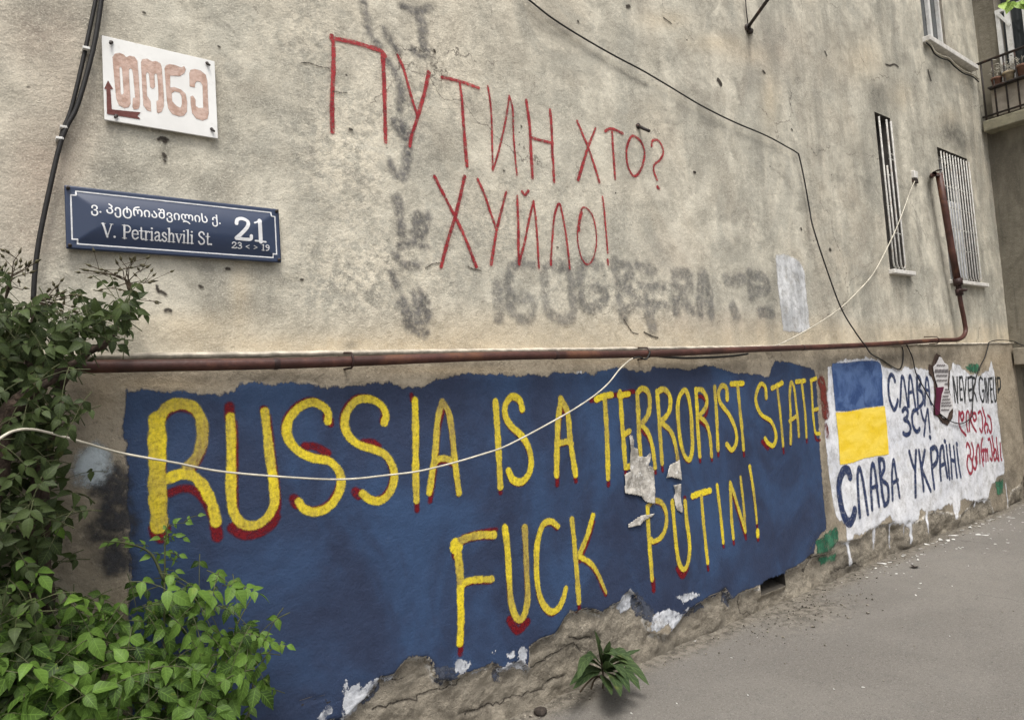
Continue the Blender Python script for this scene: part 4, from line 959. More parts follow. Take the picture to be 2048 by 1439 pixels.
# balcony: slab, railing, board
M_IRON = plain('rusty_black_iron', (0.045, 0.038, 0.035), 0.6, var=0.4, sc=30, dirt=((0.10, 0.05, 0.035), 0.7))
M_CONC = plain('balcony_concrete', (0.30, 0.28, 0.20), 0.92, sc=9, bump=0.6, dirt=((0.14, 0.13, 0.10), 0.7))
BAL = MB().box(XS - 0.20, XS + .01, 0.9, YW - .03, 4.43, 4.56).build('balcony', M_CONC, BLD, bevel=0.01)
rl = MB(); xr = XS - 0.15
rl.tube([(xr, YW - .005, 5.285), (xr, 0.9, 5.285)], 0.016, 6).tube([(xr, YW - .02, 4.62), (xr, 0.9, 4.62)], 0.012, 6)
for i in range(16): rl.tube([(xr, YW - .06 - i * .115, 5.285), (xr, YW - .06 - i * .115, 4.56)], 0.0095, 6)
rl.build('railing', M_IRON, BAL, True)
MB().box(XS - .11, XS - .09, 1.0, YW - .12, 4.60, 4.93).build('board', plain('cream_board', (0.52, 0.46, 0.38), 0.8, sc=6), BAL)

# ------------------------------------------------------------------ ground
gx = lines([(-60, -6, 6.0), (-6, -0.4, 0.4), (-0.4, 10.0, 0.035), (10, 60, 6.0)])
gy = lines([(-60, -6, 6.0), (-6, -1.5, 0.3), (-1.5, 2.2, 0.05), (2.2, 2.95, 0.02), (2.95, 4, .3), (4, 60, 8)])
X, Yg = np.meshgrid(gx, gy)
dist = YP - Yg
near = sstep(0.17, 0.0, dist + 0.16 * fbm(X / 0.3, Yg / 0.2, 71, 4)) * (Yg < 3.1)
heap = np.exp(-((X - float(atz(1590, 1222)[0])) / 0.42) ** 2 - ((Yg - 2.66) / 0.20) ** 2)
Zg = 0.003 * fbm(X / 0.9, Yg / 0.9, 72, 3) + near * (0.005 + 0.012 * fbm(X / 0.09, Yg / 0.09, 73, 4)) + heap * (0.020 + 0.03 * fbm(X / 0.07, Yg / 0.07, 75, 3))
ga = G('worn_asphalt')
c = ga.mix(ga.ss(ga.noise(1.1, 6, 0.6, 0.4), 0.38, 0.64), (0.160, 0.149, 0.134), (0.188, 0.176, 0.158))
c = ga.mix(ga.ss(ga.noise(5.0, 5, 0.6), 0.52, 0.70, 0, 0.35), c, (0.135, 0.130, 0.122))
c = ga.mix(ga.ss(ga.noise(21, 6, 0.7), 0.50, 0.68, 0, 0.35), c, (0.10, 0.095, 0.088))
c = ga.mix(ga.ss(ga.noise(2.3, 7, 0.7, 0.8, ga.pos((1, 1, 1), (0, 0, .9))), 0.58, 0.68, 0, 0.25), c, (0.25, 0.237, 0.215))
c = ga.mix(ga.ss(ga.vor(7.0), 0.02, 0.05, 0.8, 0), c, (0.05, 0.046, 0.042))
c = ga.mix(ga.ss(ga.noise(64, 4, 0.75), 0.53, 0.66, 0, 0.55), c, (0.30, 0.285, 0.26))
c = ga.mix(ga.ss(ga.noise(58, 4, 0.75, 0, ga.pos((1, 1, 1), (0, 0, 2.2))), 0.54, 0.67, 0, 0.6), c, (0.075, 0.070, 0.064))
wv = ga.t.nodes.new('ShaderNodeVectorMath'); wv.operation = 'ADD'
sv = ga.t.nodes.new('ShaderNodeVectorMath'); sv.operation = 'SCALE'; sv.inputs['Scale'].default_value = 0.5
ga.t.links.new(ga.noise(1.4, 7, 0.7, 0, None, True), sv.inputs[0]); ga.t.links.new(ga.pos(), wv.inputs[0]); ga.t.links.new(sv.outputs[0], wv.inputs[1])
crka = ga.mth('MULTIPLY', ga.ss(ga.vor(0.42, 'DISTANCE_TO_EDGE', wv.outputs[0]), 0.0008, 0.0040, 1, 0), ga.ss(ga.noise(0.9, 3), 0.48, 0.56))
c = ga.mix(ga.mth('MULTIPLY', crka, 0.65), c, (0.05, 0.045, 0.04))
c = ga.mix(ga.ss(ga.noise(190, 3, 0.7), 0.52, 0.68, 0, 0.6), c, (0.34, 0.325, 0.30))
c = ga.mix(ga.ss(ga.noise(150, 3, 0.7, 0, ga.pos((1, 1, 1), (0, 0, 1))), 0.54, 0.68, 0, 0.6), c, (0.06, 0.056, 0.052))
dirt = ga.mix(ga.ss(ga.noise(18, 7, 0.7), 0.36, 0.62), (0.085, 0.076, 0.062), (0.225, 0.203, 0.168))
dirt = ga.mix(ga.ss(ga.noise(85, 4, 0.7), 0.56, 0.66, 0, 0.8), dirt, (0.035, 0.03, 0.025))
dirt = ga.mix(ga.ss(ga.noise(70, 4, 0.7, 0, ga.pos((1, 1, 1), (0, 0, 2))), 0.60, 0.68, 0, 0.8), dirt, (0.45, 0.41, 0.34))
c = ga.mix(ga.attr('dirt'), c, dirt)
ga.set(Base_Color=c, Roughness=0.9)
ga.bump(ga.mth('ADD', ga.noise(160, 4, 0.7), ga.mth('MULTIPLY', ga.noise(48, 5, 0.7), ga.mth('ADD', 0.5, ga.attr('dirt')))), 0.6, 0.010)
Vg = np.stack([X, Yg, Zg], -1).reshape(-1, 3)
tag(link('ground', mesh_np('ground', Vg, grid_faces(len(gx), len(gy), np.ones((len(gy) - 1, len(gx) - 1), bool)), dict(dirt=np.clip(near + heap, 0, 1))), ga.m, None, True), kind='structure')


def gz(px, py):
    return atz(px, py, 0.0)


# ------------------------------------------------------------------ street sign
class SignSurf:
    Y = YW - 0.030

    def __init__(s, x0, x1, z0, z1): s.b = (x0, x1, z0, z1)

    def y(s, X, Z):
        x0, x1, z0, z1 = s.b
        rim = 0.022
        ex = np.minimum(X - x0, x1 - X) - rim; ez = np.minimum(Z - z0, z1 - Z) - rim
        m = np.minimum(ez / 0.085, ex / 0.11)
        return s.Y - 0.020 * np.sin(np.clip(m, 0, 1) * math.pi / 2) + 0.0


q = [at(a, b, YW - .03) for a, b in [(129.6, 370.5), (557.7, 417.6), (560.9, 522.7), (131.5, 497)]]
bx0, bx1 = (q[0][0] + q[3][0]) / 2, (q[1][0] + q[2][0]) / 2; bz0, bz1 = (q[2][2] + q[3][2]) / 2, (q[0][2] + q[1][2]) / 2
SS = SignSurf(bx0, bx1, bz0, bz1)
SGN = empty('street_sign', ((bx0 + bx1) / 2, YW - .02, bz0), 'dark blue enamel street name plate with white lettering and number 21', 'street sign')
sx = np.linspace(bx0, bx1, 130); sz = np.linspace(bz0, bz1, 44)
X, Z = np.meshgrid(sx, sz)
V = np.stack([X, SS.y(X, Z), Z], -1).reshape(-1, 3)
F = grid_faces(len(sx), len(sz), np.ones((43, 129), bool))
nv = len(V); nx_ = len(sx); nz_ = len(sz)
ring = [i for i in range(nx_)] + [k * nx_ + nx_ - 1 for k in range(1, nz_)] + [(nz_ - 1) * nx_ + i for i in range(nx_ - 2, -1, -1)] + [k * nx_ for k in range(nz_ - 2, 0, -1)]
back = V[ring].copy(); back[:, 1] = YW - 0.016
V = np.vstack([V, back])
Fs = [(ring[i], nv + i, nv + (i + 1) % len(ring), ring[(i + 1) % len(ring)]) for i in range(len(ring))]
F = np.vstack([F, np.array(Fs)])
ge = G('blue_enamel')
ge.set(Base_Color=ge.mix(ge.ss(ge.noise(20, 6, 0.7), 0.55, 0.7, 0, 0.35), (0.021, 0.036, 0.080), (0.042, 0.056, 0.092)), Roughness=0.34, Specular_IOR_Level=0.5, Coat_Weight=0.2, Coat_Roughness=0.12)
link('plate', mesh_np('plate', V, F), ge.m, SGN, True)
M_ENW = plain('white_enamel', (0.74, 0.75, 0.76), 0.3, var=0.12, sc=30, bump=0.0)


class SDecal(Decal):
    def __init__(s, surf, off=0.0012): super().__init__(surf, off)


def paint_hard(name, col, rough=0.35):
    return mat_paint(name, lambda g: g.mix(g.noise(25, 5), tuple(v * .86 for v in col), col), 0.0006, 0.0006, 200, rough=rough)


M_SIGNW = paint_hard('sign_white', (0.74, 0.75, 0.77))
FONT = {
    'V': (1.4, [([(.12, 1.42), (.65, .02)], .105), ([(.65, .02), (1.18, 1.42)], .05), ([(-.08, 1.42), (.38, 1.42)], .04), ([(.98, 1.42), (1.38, 1.42)], .04)]),
    '.': (.55, [([(.15, .08), (.16, .08)], .12)]),
    'P': (1.15, [([(.25, 0), (.25, 1.42)], .105), ([(.25, 1.41), (.7, 1.41), (.98, 1.22), (1.0, 1.02), (.9, .78), (.65, .68), (.25, .68)], .07), ([(-.02, .02), (.55, .02)], .04), ([(-.02, 1.42), (.3, 1.42)], .04)]),
    'e': (.98, [([(.14, .54), (.84, .54)], .045), ([(.84, .54), (.8, .82), (.5, .97), (.2, .85), (.12, .5), (.22, .15), (.52, .02), (.86, .2)], .082)]),
    't': (.66, [([(.3, 1.3), (.3, .25), (.4, .04), (.62, .1)], .085), ([(.02, .94), (.6, .94)], .05)]),
    'r': (.78, [([(.25, 0), (.25, .95)], .095), ([(.27, .68), (.42, .9), (.6, .95), (.72, .86)], .07), ([(0, .02), (.5, .02)], .04), ([(.0, .95), (.25, .95)], .04)]),
    'i': (.55, [([(.25, 0), (.25, .95)], .095), ([(.0, .02), (.5, .02)], .04), ([(.0, .95), (.25, .95)], .04), ([(.24, 1.34), (.25, 1.34)], .11)]),
    'a': (.98, [([(.15, .8), (.3, .95), (.55, .95), (.68, .75), (.68, .18), (.8, .03), (.94, .08)], .085), ([(.68, .58), (.35, .5), (.14, .3), (.2, .06), (.42, .03), (.68, .2)], .07)]),
    's': (.82, [([(.66, .76), (.5, .95), (.25, .93), (.15, .75), (.3, .55), (.55, .45), (.7, .25), (.55, .04), (.3, .03), (.12, .22)], .082)]),
    'h': (1.1, [([(.25, 0), (.25, 1.5)], .095), ([(.25, .7), (.45, .93), (.7, .93), (.82, .7), (.82, 0)], .082), ([(0, .02), (.5, .02)], .04), ([(.58, .02), (1.06, .02)], .04), ([(0, 1.5), (.25, 1.5)], .04)]),
    'v': (.95, [([(.12, .93), (.48, .02)], .085), ([(.48, .02), (.84, .93)], .045), ([(-.06, .95), (.32, .95)], .04), ([(.66, .95), (1.0, .95)], .04)]),
    'l': (.55, [([(.25, 0), (.25, 1.5)], .095), ([(.0, .02), (.5, .02)], .04), ([(.0, 1.5), (.25, 1.5)], .04)]),
    'S': (1.08, [([(.85, 1.15), (.7, 1.38), (.4, 1.42), (.15, 1.2), (.2, .95), (.5, .75), (.85, .5), (.85, .2), (.6, .03), (.3, .04), (.08, .3)], .09)]),
    '2': (1.05, [([(.14, 1.05), (.22, 1.32), (.5, 1.42), (.8, 1.25), (.75, .9), (.42, .45), (.1, .1)], .1), ([(.1, .08), (.86, .08), (.95, .32)], .09)]),
    '1': (.85, [([(.45, 0), (.45, 1.4)], .115), ([(.15, 1.22), (.45, 1.38)], .05), ([(.14, .03), (.76, .03)], .05)]),
    '3': (.95, [([(.14, 1.2), (.4, 1.42), (.74, 1.25), (.7, .92), (.4, .78), (.8, .6), (.84, .25), (.5, .03), (.12, .2)], .095)]),
    '9': (.95, [([(.8, 1.0), (.6, .76), (.3, .76), (.14, 1.05), (.3, 1.38), (.65, 1.38), (.82, 1.05), (.75, .5), (.5, .12), (.2, .06)], .095)]),
    '<': (.95, [([(.8, 1.0), (.15, .6), (.8, .2)], .07)]), '>': (.95, [([(.15, 1.0), (.8, .6), (.15, .2)], .07)]), ' ': (.6, []),
}


def letter(d, txt, x0, x1, zb, unit):
    """set a line of text between x0 and x1 on baseline zb"""
    tot = sum(FONT[c][0] for c in txt)
    k = (x1 - x0) / tot
    x = x0
    for c in txt:
        adv, st = FONT[c]
        for pts, w in st:
            d.stroke([(x + u * k, zb + v * unit) for u, v in pts], w * (k + unit) / 2 * 1.08, raw=True, smooth=c not in '<>V')
        x += adv * k


def sx_(px, py): return at(px, py, YW - .05)


d = SDecal(SS, 0.0010)
K10w = lambda u, v: sx_(u / 2.569, v / 2.569)
i_ = 0.018; n_ = 0.016
fr = [(bx0 + i_ + n_, bz1 - i_), (bx1 - i_ - n_, bz1 - i_), (bx1 - i_ - n_, bz1 - i_ - n_), (bx1 - i_, bz1 - i_ - n_), (bx1 - i_, bz0 + i_ + n_), (bx1 - i_ - n_, bz0 + i_ + n_), (bx1 - i_ - n_, bz0 + i_), (bx0 + i_ + n_, bz0 + i_), (bx0 + i_ + n_, bz0 + i_ + n_), (bx0 + i_, bz0 + i_ + n_), (bx0 + i_, bz1 - i_ - n_), (bx0 + i_ + n_, bz1 - i_ - n_)]
d.stroke(fr, 0.0024, closed=True, smooth=False, raw=True)
d.build('border_line', M_SIGNW, SGN, 0.0016, 0.002)
d = SDecal(SS, 0.0010)
a, b = K10w(525, 1212), K10w(1100, 1252); letter(d, 'V. Petriashvili St.', a[0], b[0], (a[2] + b[2]) / 2 - .001, 0.0330)
d.build('lettering', M_SIGNW, SGN, 0.0011, 0.0016)
d = SDecal(SS, 0.0010)
a, b = K10w(1205, 1230), K10w(1375, 1240); letter(d, '21', a[0], b[0], (a[2] + b[2]) / 2, 0.064)
d.build('house_number', M_SIGNW, SGN, 0.0011, 0.0016)
d = SDecal(SS, 0.0010)
a, b = K10w(1192, 1272), K10w(1390, 1282); letter(d, '23 < > 19', a[0], b[0], (a[2] + b[2]) / 2, 0.0165)
d.build('number_range', M_SIGNW, SGN, 0.0011, 0.0016)
# the Georgian line, set with Blender's own built-in font
fc = bpy.data.curves.new('georgian_line', 'FONT'); fc.body = '\u10d5. \u10de\u10d4\u10e2\u10e0\u10d8\u10d0\u10e8\u10d5\u10d8\u10da\u10d8\u10e1 \u10e5.'; fc.resolution_u = 3
fc.offset = 0.012
fo = bpy.data.objects.new('georgian_line', fc); COL.objects.link(fo)
bpy.context.view_layer.update()
me = bpy.data.meshes.new_from_object(fo.evaluated_get(bpy.context.evaluated_depsgraph_get()))
bpy.data.objects.remove(fo); bpy.data.curves.remove(fc)
v = np.empty(len(me.vertices) * 3, np.float32); me.vertices.foreach_get('co', v); v = v.reshape(-1, 3)
a, b = K10w(467, 1095), K10w(1133, 1152)
lx = (v[:, 0] - v[:, 0].min()) / (v[:, 0].max() - v[:, 0].min())
wx = a[0] + lx * (b[0] - a[0]); kz = (b[0] - a[0]) / (v[:, 0].max() - v[:, 0].min()) * 1.12
wz = a[2] + (b[2] - a[2]) * 0.5 + v[:, 1] * kz + 0.004
me.vertices.foreach_set('co', np.stack([wx, SS.y(wx, wz) - 0.0012, wz], -1).astype(np.float32).ravel()); me.update()
me.materials.clear()
link('lettering', me, M_ENW, SGN)
M_NAIL = plain('dark_iron_nail', (0.055, 0.045, 0.04), 0.55, sc=60)


def nail(x, y_, z, r, parent, name, droop=0.0):
    MB().tube([(x, y_ + .012, z), (x, y_ - .004, z), (x + droop * .5, y_ - .016, z - abs(droop))], [r * .55, r * .6, r * .6], 6).tube([(x, y_ - .004, z), (x, y_ - .0065, z)], [r, r * .8], 8).build(name, M_NAIL, parent, True)


for ux, uz in ((bx0 + .010, bz1 - .010), (bx1 - .010, bz1 - .010), (bx1 - .010, bz0 + .010), (bx0 + .010, bz0 + .010)):
    nail(ux, SS.Y, uz, 0.0075, SGN, 'screw')

# ------------------------------------------------------------------ white arrow board
q = [at(a, b, YW - .02) for a, b in [(202.4, 71.2), (429, 121.4), (435, 275.6), (209, 240.2)]]
wx0, wx1 = (q[0][0] + q[3][0]) / 2, (q[1][0] + q[2][0]) / 2; wz0, wz1 = (q[2][2] + q[3][2]) / 2, (q[0][2] + q[1][2]) / 2
WB = empty('arrow_sign', ((wx0 + wx1) / 2, YW - .015, wz0), 'white board with pale brown Georgian letters and a dark arrow, nailed above the blue plate', 'sign')
gb = G('white_board')
c = gb.mix(gb.ss(gb.noise(6, 6, 0.6), 0.35, 0.65), (0.74, 0.74, 0.72), (0.82, 0.82, 0.80))
c = gb.mix(gb.ss(gb.noise(22, 6, 0.7), 0.60, 0.75, 0, 0.4), c, (0.50, 0.47, 0.42))
gb.set(Base_Color=c, Roughness=0.5); gb.bump(gb.noise(30, 4), 0.12, 0.004)
MB().box(wx0, wx1, YW - .021, YW - .012, wz0, wz1).build('board', gb.m, WB, bevel=0.0015)


class Flat:
    def __init__(s, Y): s.Y = Y
    def y(s, X, Z): return np.full(np.shape(X), s.Y)


FB = Flat(YW - .021)
M_TERRA = mat_paint('pale_terracotta', lambda g: g.mix(g.ss(g.noise(34, 5, 0.6), 0.36, 0.62), (0.43, 0.285, 0.225), (0.58, 0.425, 0.36)), 0.0012, 0.0012, 120, rough=0.6)
M_MAR = mat_paint('dark_maroon', lambda g: g.mix(g.noise(30, 4), (0.10, 0.030, 0.026), (0.17, 0.06, 0.05)), 0.001, 0.001, 120, rough=0.6)
d = Decal(FB, 0.0012)
KS = lambda p: crop(195, 60, 6.256, p)
for q in [[(185, 340), (215, 295), (270, 287), (320, 305), (355, 340), (400, 322), (460, 335), (495, 385), (510, 560), (525, 800), (528, 930), (510, 985), (450, 995), (435, 960), (440, 850), (468, 850), (455, 700), (440, 540), (430, 490), (405, 478), (388, 500), (395, 650), (405, 800), (410, 920), (385, 965), (330, 975), (265, 940), (232, 860), (205, 600)],
          [(540, 400), (560, 365), (620, 360), (680, 395), (730, 388), (785, 420), (800, 470), (810, 600), (825, 800), (828, 950), (800, 1020), (760, 1040), (740, 1030), (733, 890), (760, 880), (755, 700), (742, 560), (725, 540), (708, 560), (715, 710), (690, 735), (655, 715), (645, 600), (640, 545), (615, 525), (602, 560), (612, 700), (615, 820), (660, 890), (668, 1020), (610, 1000), (570, 940), (555, 700)],
          [(835, 480), (855, 440), (900, 425), (970, 440), (1050, 470), (1080, 450), (1100, 490), (1085, 540), (1030, 575), (905, 570), (905, 720), (960, 715), (1040, 745), (1100, 800), (1118, 900), (1115, 1020), (1080, 1070), (1020, 1080), (930, 1050), (880, 980), (862, 860)],
          [(1145, 540), (1160, 500), (1210, 488), (1280, 505), (1350, 560), (1370, 640), (1378, 850), (1388, 1040), (1370, 1110), (1310, 1132), (1230, 1105), (1180, 1040), (1162, 920), (1160, 830), (1190, 820), (1222, 870), (1225, 950), (1260, 975), (1318, 975), (1315, 850), (1310, 690), (1285, 650), (1240, 640), (1215, 670), (1215, 718), (1150, 705)]]: d.area(KS(q))
d.hole = [[tuple(at(a, b, FB.Y)[[0, 2]]) for a, b in KS(q)] for q in ([(270, 470), (290, 455), (305, 500), (315, 650), (325, 790), (300, 815), (285, 780), (278, 620)], [(925, 790), (960, 765), (1020, 780), (1050, 830), (1052, 930), (1035, 975), (985, 950), (930, 890)])]
d.build('lettering', M_TERRA, WB, 0.0022, 0.003)
d = Decal(FB, 0.0018)
d.area(crop(0, 0, 2.569, [(553, 412), (580, 458), (566, 458), (573, 562), (722, 577), (704, 595), (722, 613), (548, 585), (545, 457), (534, 457)]))
d.build('arrow', M_MAR, WB, 0.0022, 0.003)
for u, w_ in ((570, 218), (1062, 326), (1086, 664), (595, 596)):
    p = at(u / 2.569, w_ / 2.569, YW - .021); nail(p[0], YW - .021, p[2], 0.0075, WB, 'nail', 0.012 * (1 if u > 800 else -1))

# ------------------------------------------------------------------ gas pipe
def unit_(v): return np.array(v, float) / (np.linalg.norm(v) + 1e-9)


M_PIPE = plain('brown_pipe_paint', (0.088, 0.034, 0.026), 0.5, var=0.5, sc=7, bump=0.4, spec=0.4, dirt=((0.13, 0.055, 0.028), 0.8))
M_PIPED = plain('dark_valve_paint', (0.05, 0.026, 0.024), 0.5, var=0.4, sc=20, bump=0.3)
yp = YP - 0.075
ctr = [(-60, 739), (120, 734.5), (222, 731.5), (620, 724.5), (1000, 711), (1300, 706.5), (1500, 698), (1704, 690.5), (1880, 679.5)]
hp = [at(a, b, yp) for a, b in ctr]
for p_ in hp: p_[2] = p_[2] + 0.0
e0 = at(1917, 677.5, yp); e1 = at(1930, 664, yp); e2 = at(1928, 640, yp); e3 = at(1921, 605, yp); e4 = at(1917, 578, yp)
sp = spline(hp, 6)
run = list(sp) + list(spline([hp[-1], e0, e1, e2, e3, e4], 6))[1:]
rad = list(np.interp(np.arange(len(run)), [0, len(sp), len(run)], [.0245, .0205, .0225]))
PIPE = empty('gas_pipe', (float(hp[4][0]), float(hp[4][1]), float(hp[4][2])), 'brown painted gas pipe along the ledge rising beside the barred window', 'pipe')
MB().tube(run, rad, 14).build('pipe_run', M_PIPE, PIPE, True)
r0 = at(1916, 566, yp); r1 = at(1903, 500, yp); r2 = at(1890, 420, yp); r3 = at(1877, 346, yp)
MB().tube([r0, r1, r2, r3], .034, 14).build('riser', M_PIPE, PIPE, True)
MB().tube([at(1919, 590, yp), at(1917, 577, yp)], .036, 12).tube([at(1917, 577, yp), at(1916.4, 570, yp)],   .027, 12).tube([at(1916.4, 570, yp), at(1914, 556, yp)], .044, 12).tube([at(1917, 581, yp), at(1932, 579, yp - .10)], .014, 8).build('valve', M_PIPED, PIPE, True)
t0 = r3.copy(); t1 = at(1868, 347, yp); t2 = at(1862, 352, YW + .02)
MB().tube([t0 + [0, 0, .03], t0 + [0, 0, .035]], [.037, .022], 12).tube([t0 - [0, 0, .02], t1, t2], .026, 10).build('elbow', M_PIPE, PIPE, True)
cp = MB()
for px_ in (520, 1130, 1610):
    x_ = at(px_, 700, yp)[0]
    i_c = int(np.argmin([abs(p[0] - x_) for p in run[:len(sp)]])); pc = np.array(run[i_c]); dc = unit_(np.array(run[i_c + 1]) - pc)
    r_c = rad[i_c]
    cp.tube([tuple(pc - dc * .012), tuple(pc - dc * .005), tuple(pc + dc * .005), tuple(pc + dc * .012)], [r_c * 1.02, r_c * 1.09, r_c * 1.09, r_c * 1.02], 14, False)
    cp.build('weld', M_PIPED, PIPE, True); cp = MB()
for px_ in (1874, 1292, 700):
    x_ = at(px_, 700, yp)[0]; zc_ = float(np.interp(x_, [p[0] for p in run[:len(sp)]], [p[2] for p in run[:len(sp)]]))
    MB().tube([(x_, YW + .02, zc_ + .05), (x_, yp - .01, zc_ + .036), (x_, yp - .027, zc_ + .01), (x_, yp - .025, zc_ - .018), (x_, yp, zc_ - .029), (x_, YP + .02, zc_ - .029)], .005, 6).build('bracket', M_PIPED, PIPE, True)

# ------------------------------------------------------------------ cables
M_BLACKC = plain('black_cable_sheath', (0.022, 0.021, 0.021), 0.55, var=0.3, sc=40, bump=0.1)
M_WHITEC = plain('white_cable_sheath', (0.62, 0.58, 0.48), 0.55, var=0.35, sc=10, bump=0.1)


def cable(name, pts, r, mat, label, group=None, n=6):
    P = spline(pts, 8)
    c0 = Vector(tuple(P[0]))
    return tag(MB().tube([tuple(p) for p in P], r, n).build(name, mat, None, True), label, 'cable', group)


cable('cable', [at(u, v, YW - .018) for u, v in crop(0, 0, 2.569, [(500, -60), (490, 0), (440, 240), (370, 540), (325, 660), (304, 740)])], .0075, M_BLACKC, 'short black cable beside the arrow board, left one of a pair')
cable('cable', [at(u, v, YW - .032) for u, v in crop(0, 0, 2.569, [(532, -60), (520, 0), (480, 240), (400, 530), (342, 650), (302, 760), (250, 985), (200, 1230), (178, 1400), (170, 1540)])], .0085, M_BLACKC, 'long black cable hanging past both signs down into the rose leaves')
for u, v in ((441, 250), (305, 712), (326, 655)):
    p = at(u / 2.569, v / 2.569, YW - .028)
    tag(MB().box(p[0] - .012, p[0] + .012, YW - .040, YW - .002, p[2] - .005, p[2] + .005).build('cable_clip', M_WHITEPAINT, None, bevel=.002), {441: 'small white clip on the paired black cables, highest of the three', 305: 'small white clip on the black cable, lowest of the three', 326: 'small white clip where the two black cables join, middle of the three'}[u], 'clip', 'clips on the black cables')
BC = [(1000 + u / 3.103, v / 3.103) for u, v in [(120, -40), (180, 0), (320, 110), (500, 225), (700, 340), (880, 435), (1050, 535), (1250, 655), (1450, 755), (1650, 840), (1780, 910), (1838, 944), (1856, 972), (1890, 1130), (1920, 1300)]] + KB([(430, 250), (510, 500), (620, 800), (720, 970), (790, 1066)])
yb_ = [YW - .03] * 15 + [YW - .05, YW - .07, YW - .10, YW - .13, YW - .15]
pts = [at(a, b, c_) for (a, b), c_ in zip(BC, yb_)] + [at(a, b, YP - .09) for a, b in KB([(830, 1120)])] + [at(a, b, YP - .012) for a, b in KB([(900, 1160), (1010, 1225), (1042, 1190), (1048, 1110), (1040, 1070)])]
cable('cable', pts, .0058, M_BLACKC, 'thin black cable running diagonally down the wall from the top and over the pipe')
WC = [(-40, 905), (5, 872), (31, 860), (62, 857.5), (104, 866), (167, 884), (243, 905), (348, 924), (452, 943), (620, 956), (697, 957), (767, 950), (838, 941), (908, 924), (962, 908)] + K5([(0, 597), (100, 550), (250, 470), (400, 385), (520, 305), (600, 235), (660, 160), (715, 110), (750, 92)])
n_w = len(WC)
yy_ = [2.33 + .03 * i if i < 6 else 2.62 - 0.10 * math.sin(math.pi * i / (n_w - 1)) + 0.17 * max(0, (i - n_w + 8) / 7) for i in range(n_w)]
cable('cable', [at(a, b, y_) for (a, b), y_ in zip(WC, yy_)], .0040, M_WHITEC, 'white cable sagging across the blue panel from far left to the pipe', n=8)
cable('cable', [at(a, b, YW - .05 - .02 * math.sin(i)) for i, (a, b) in enumerate(KB([(120, 1078), (200, 1055), (400, 950), (600, 820), (740, 690), (850, 560), (960, 350), (1030, 190), (1100, 0)]) + [(1829, 362)])], .0048, M_WHITEC, 'white cable curving from the pipe past the narrow window to a small junction plate')
cable('cable', [at(a, b, yp + .01) for a, b in [(1813, 686)]] + [at(a, b, YP - .02) for a, b in K8([(75, 5), (130, 130), (170, 300), (250, 450), (340, 620), (400, 705), (480, 770), (560, 815), (650, 832), (720, 800), (765, 750), (770, 650), (790, 440), (830, 270), (900, 130), (940, 0)]) + KB([(1640, 1040), (1700, 1026), (1800, 1033)])] + [atx(a, b, XS - .02) for a, b in KB([(1850, 1055), (1920, 1075)])], .0055, M_BLACKC, 'thin dark cable looping over the white panel and torn notice')
cable('cable', [at(a, b, yp - .035) for a, b in K5([(738, 98), (770, 92), (800, 104), (815, 96), (830, 60)])], .005, M_BLACKC, 'black cable end knotted on the pipe where the white cable meets it')
cable('cable', [at(a, b, YP - .03) for a, b in K5([(860, 84), (920, 92), (1050, 97), (1200, 92), (1300, 84), (1370, 74)])], .0075, M_BLACKC, 'short black cable lying under the pipe above the words')
for lab, off, col in (('upper grey cable slung under the long window sill', 0.0, M_WHITEC), ('black cable sagging lowest under the long window sill', 0.035, M_BLACKC)):
    pts = [at(a, b + (off and 5), YW - .05 - off) for a, b in KC([(290, 720), (370, 800), (440, 920), (560, 1000), (690, 1040), (800, 1150), (960, 1270), (1120, 1330), (1230, 1420)])]
    cable('cable', pts, .0075, col, lab)
# junction plate, hook, stub, rod
jp = at(1830, 350, YW - .02)
J = empty('junction_plate', jp, 'small pale junction plate on the wall holding the end of a white cable', 'plate')
MB().box(jp[0] - .045, jp[0] + .045, YW - .03, YW + .01, jp[2] - .03, jp[2] + .045).build('cover', M_SILL, J, bevel=.006)
MB().box(jp[0] - .045, jp[0] + .06, YW - .022, YW + .01, jp[2] - .075, jp[2] - .032).build('base', M_IRON, J, bevel=.004)
hb = at(1275, 252, YW); he = at(1299, 262, YW - .07)
tag(MB().tube([hb + [0, .02, 0], hb - [0, .01, 0]], .020, 6).tube([hb - [0, .005, 0], (hb + he) / 2, he], [.012, .011, .010], 6).build('iron_stub', M_IRON, None, True), 'short rusty iron stub sticking out above the red question mark', 'bracket')
ra = at(1495, 55, YW - .01); rb = at(1540, -8, YW - .32)
RD = empty('iron_stay', ra, 'brown iron stay rod fixed high on the wall at the top edge', 'rod')
MB().tube([ra, rb], .013, 8).build('rod', M_IRON, RD, True)
MB().tube([ra + [0, .03, 0], ra - [0, .012, 0]], .030, 8).tube([at(1501, 62, YW + .02), at(1501, 62, YW - .03)], .022, 8).build('anchor', M_IRON, RD, True)
MB().tube([at(1490, -6, YW - .02), at(1492, 20, YW - .02), at(1496, 55, YW - .015)], .005, 5).build('wire', M_IRON, RD, True)
dr = at(1881, 684, YW)

# ------------------------------------------------------------------ torn papers and the notice
gp = G('torn_paper')
c = gp.mix(gp.ss(gp.noise(16, 7, 0.7), 0.38, 0.60), (0.24, 0.225, 0.20), (0.56, 0.53, 0.48))
c = gp.mix(gp.ss(gp.noise(40, 5, 0.7), 0.58, 0.68, 0, 0.8), c, (0.74, 0.74, 0.73))
gp.set(Base_Color=c, Roughness=0.85); gp.bump(gp.noise(28, 6, 0.7), 0.6, 0.012)


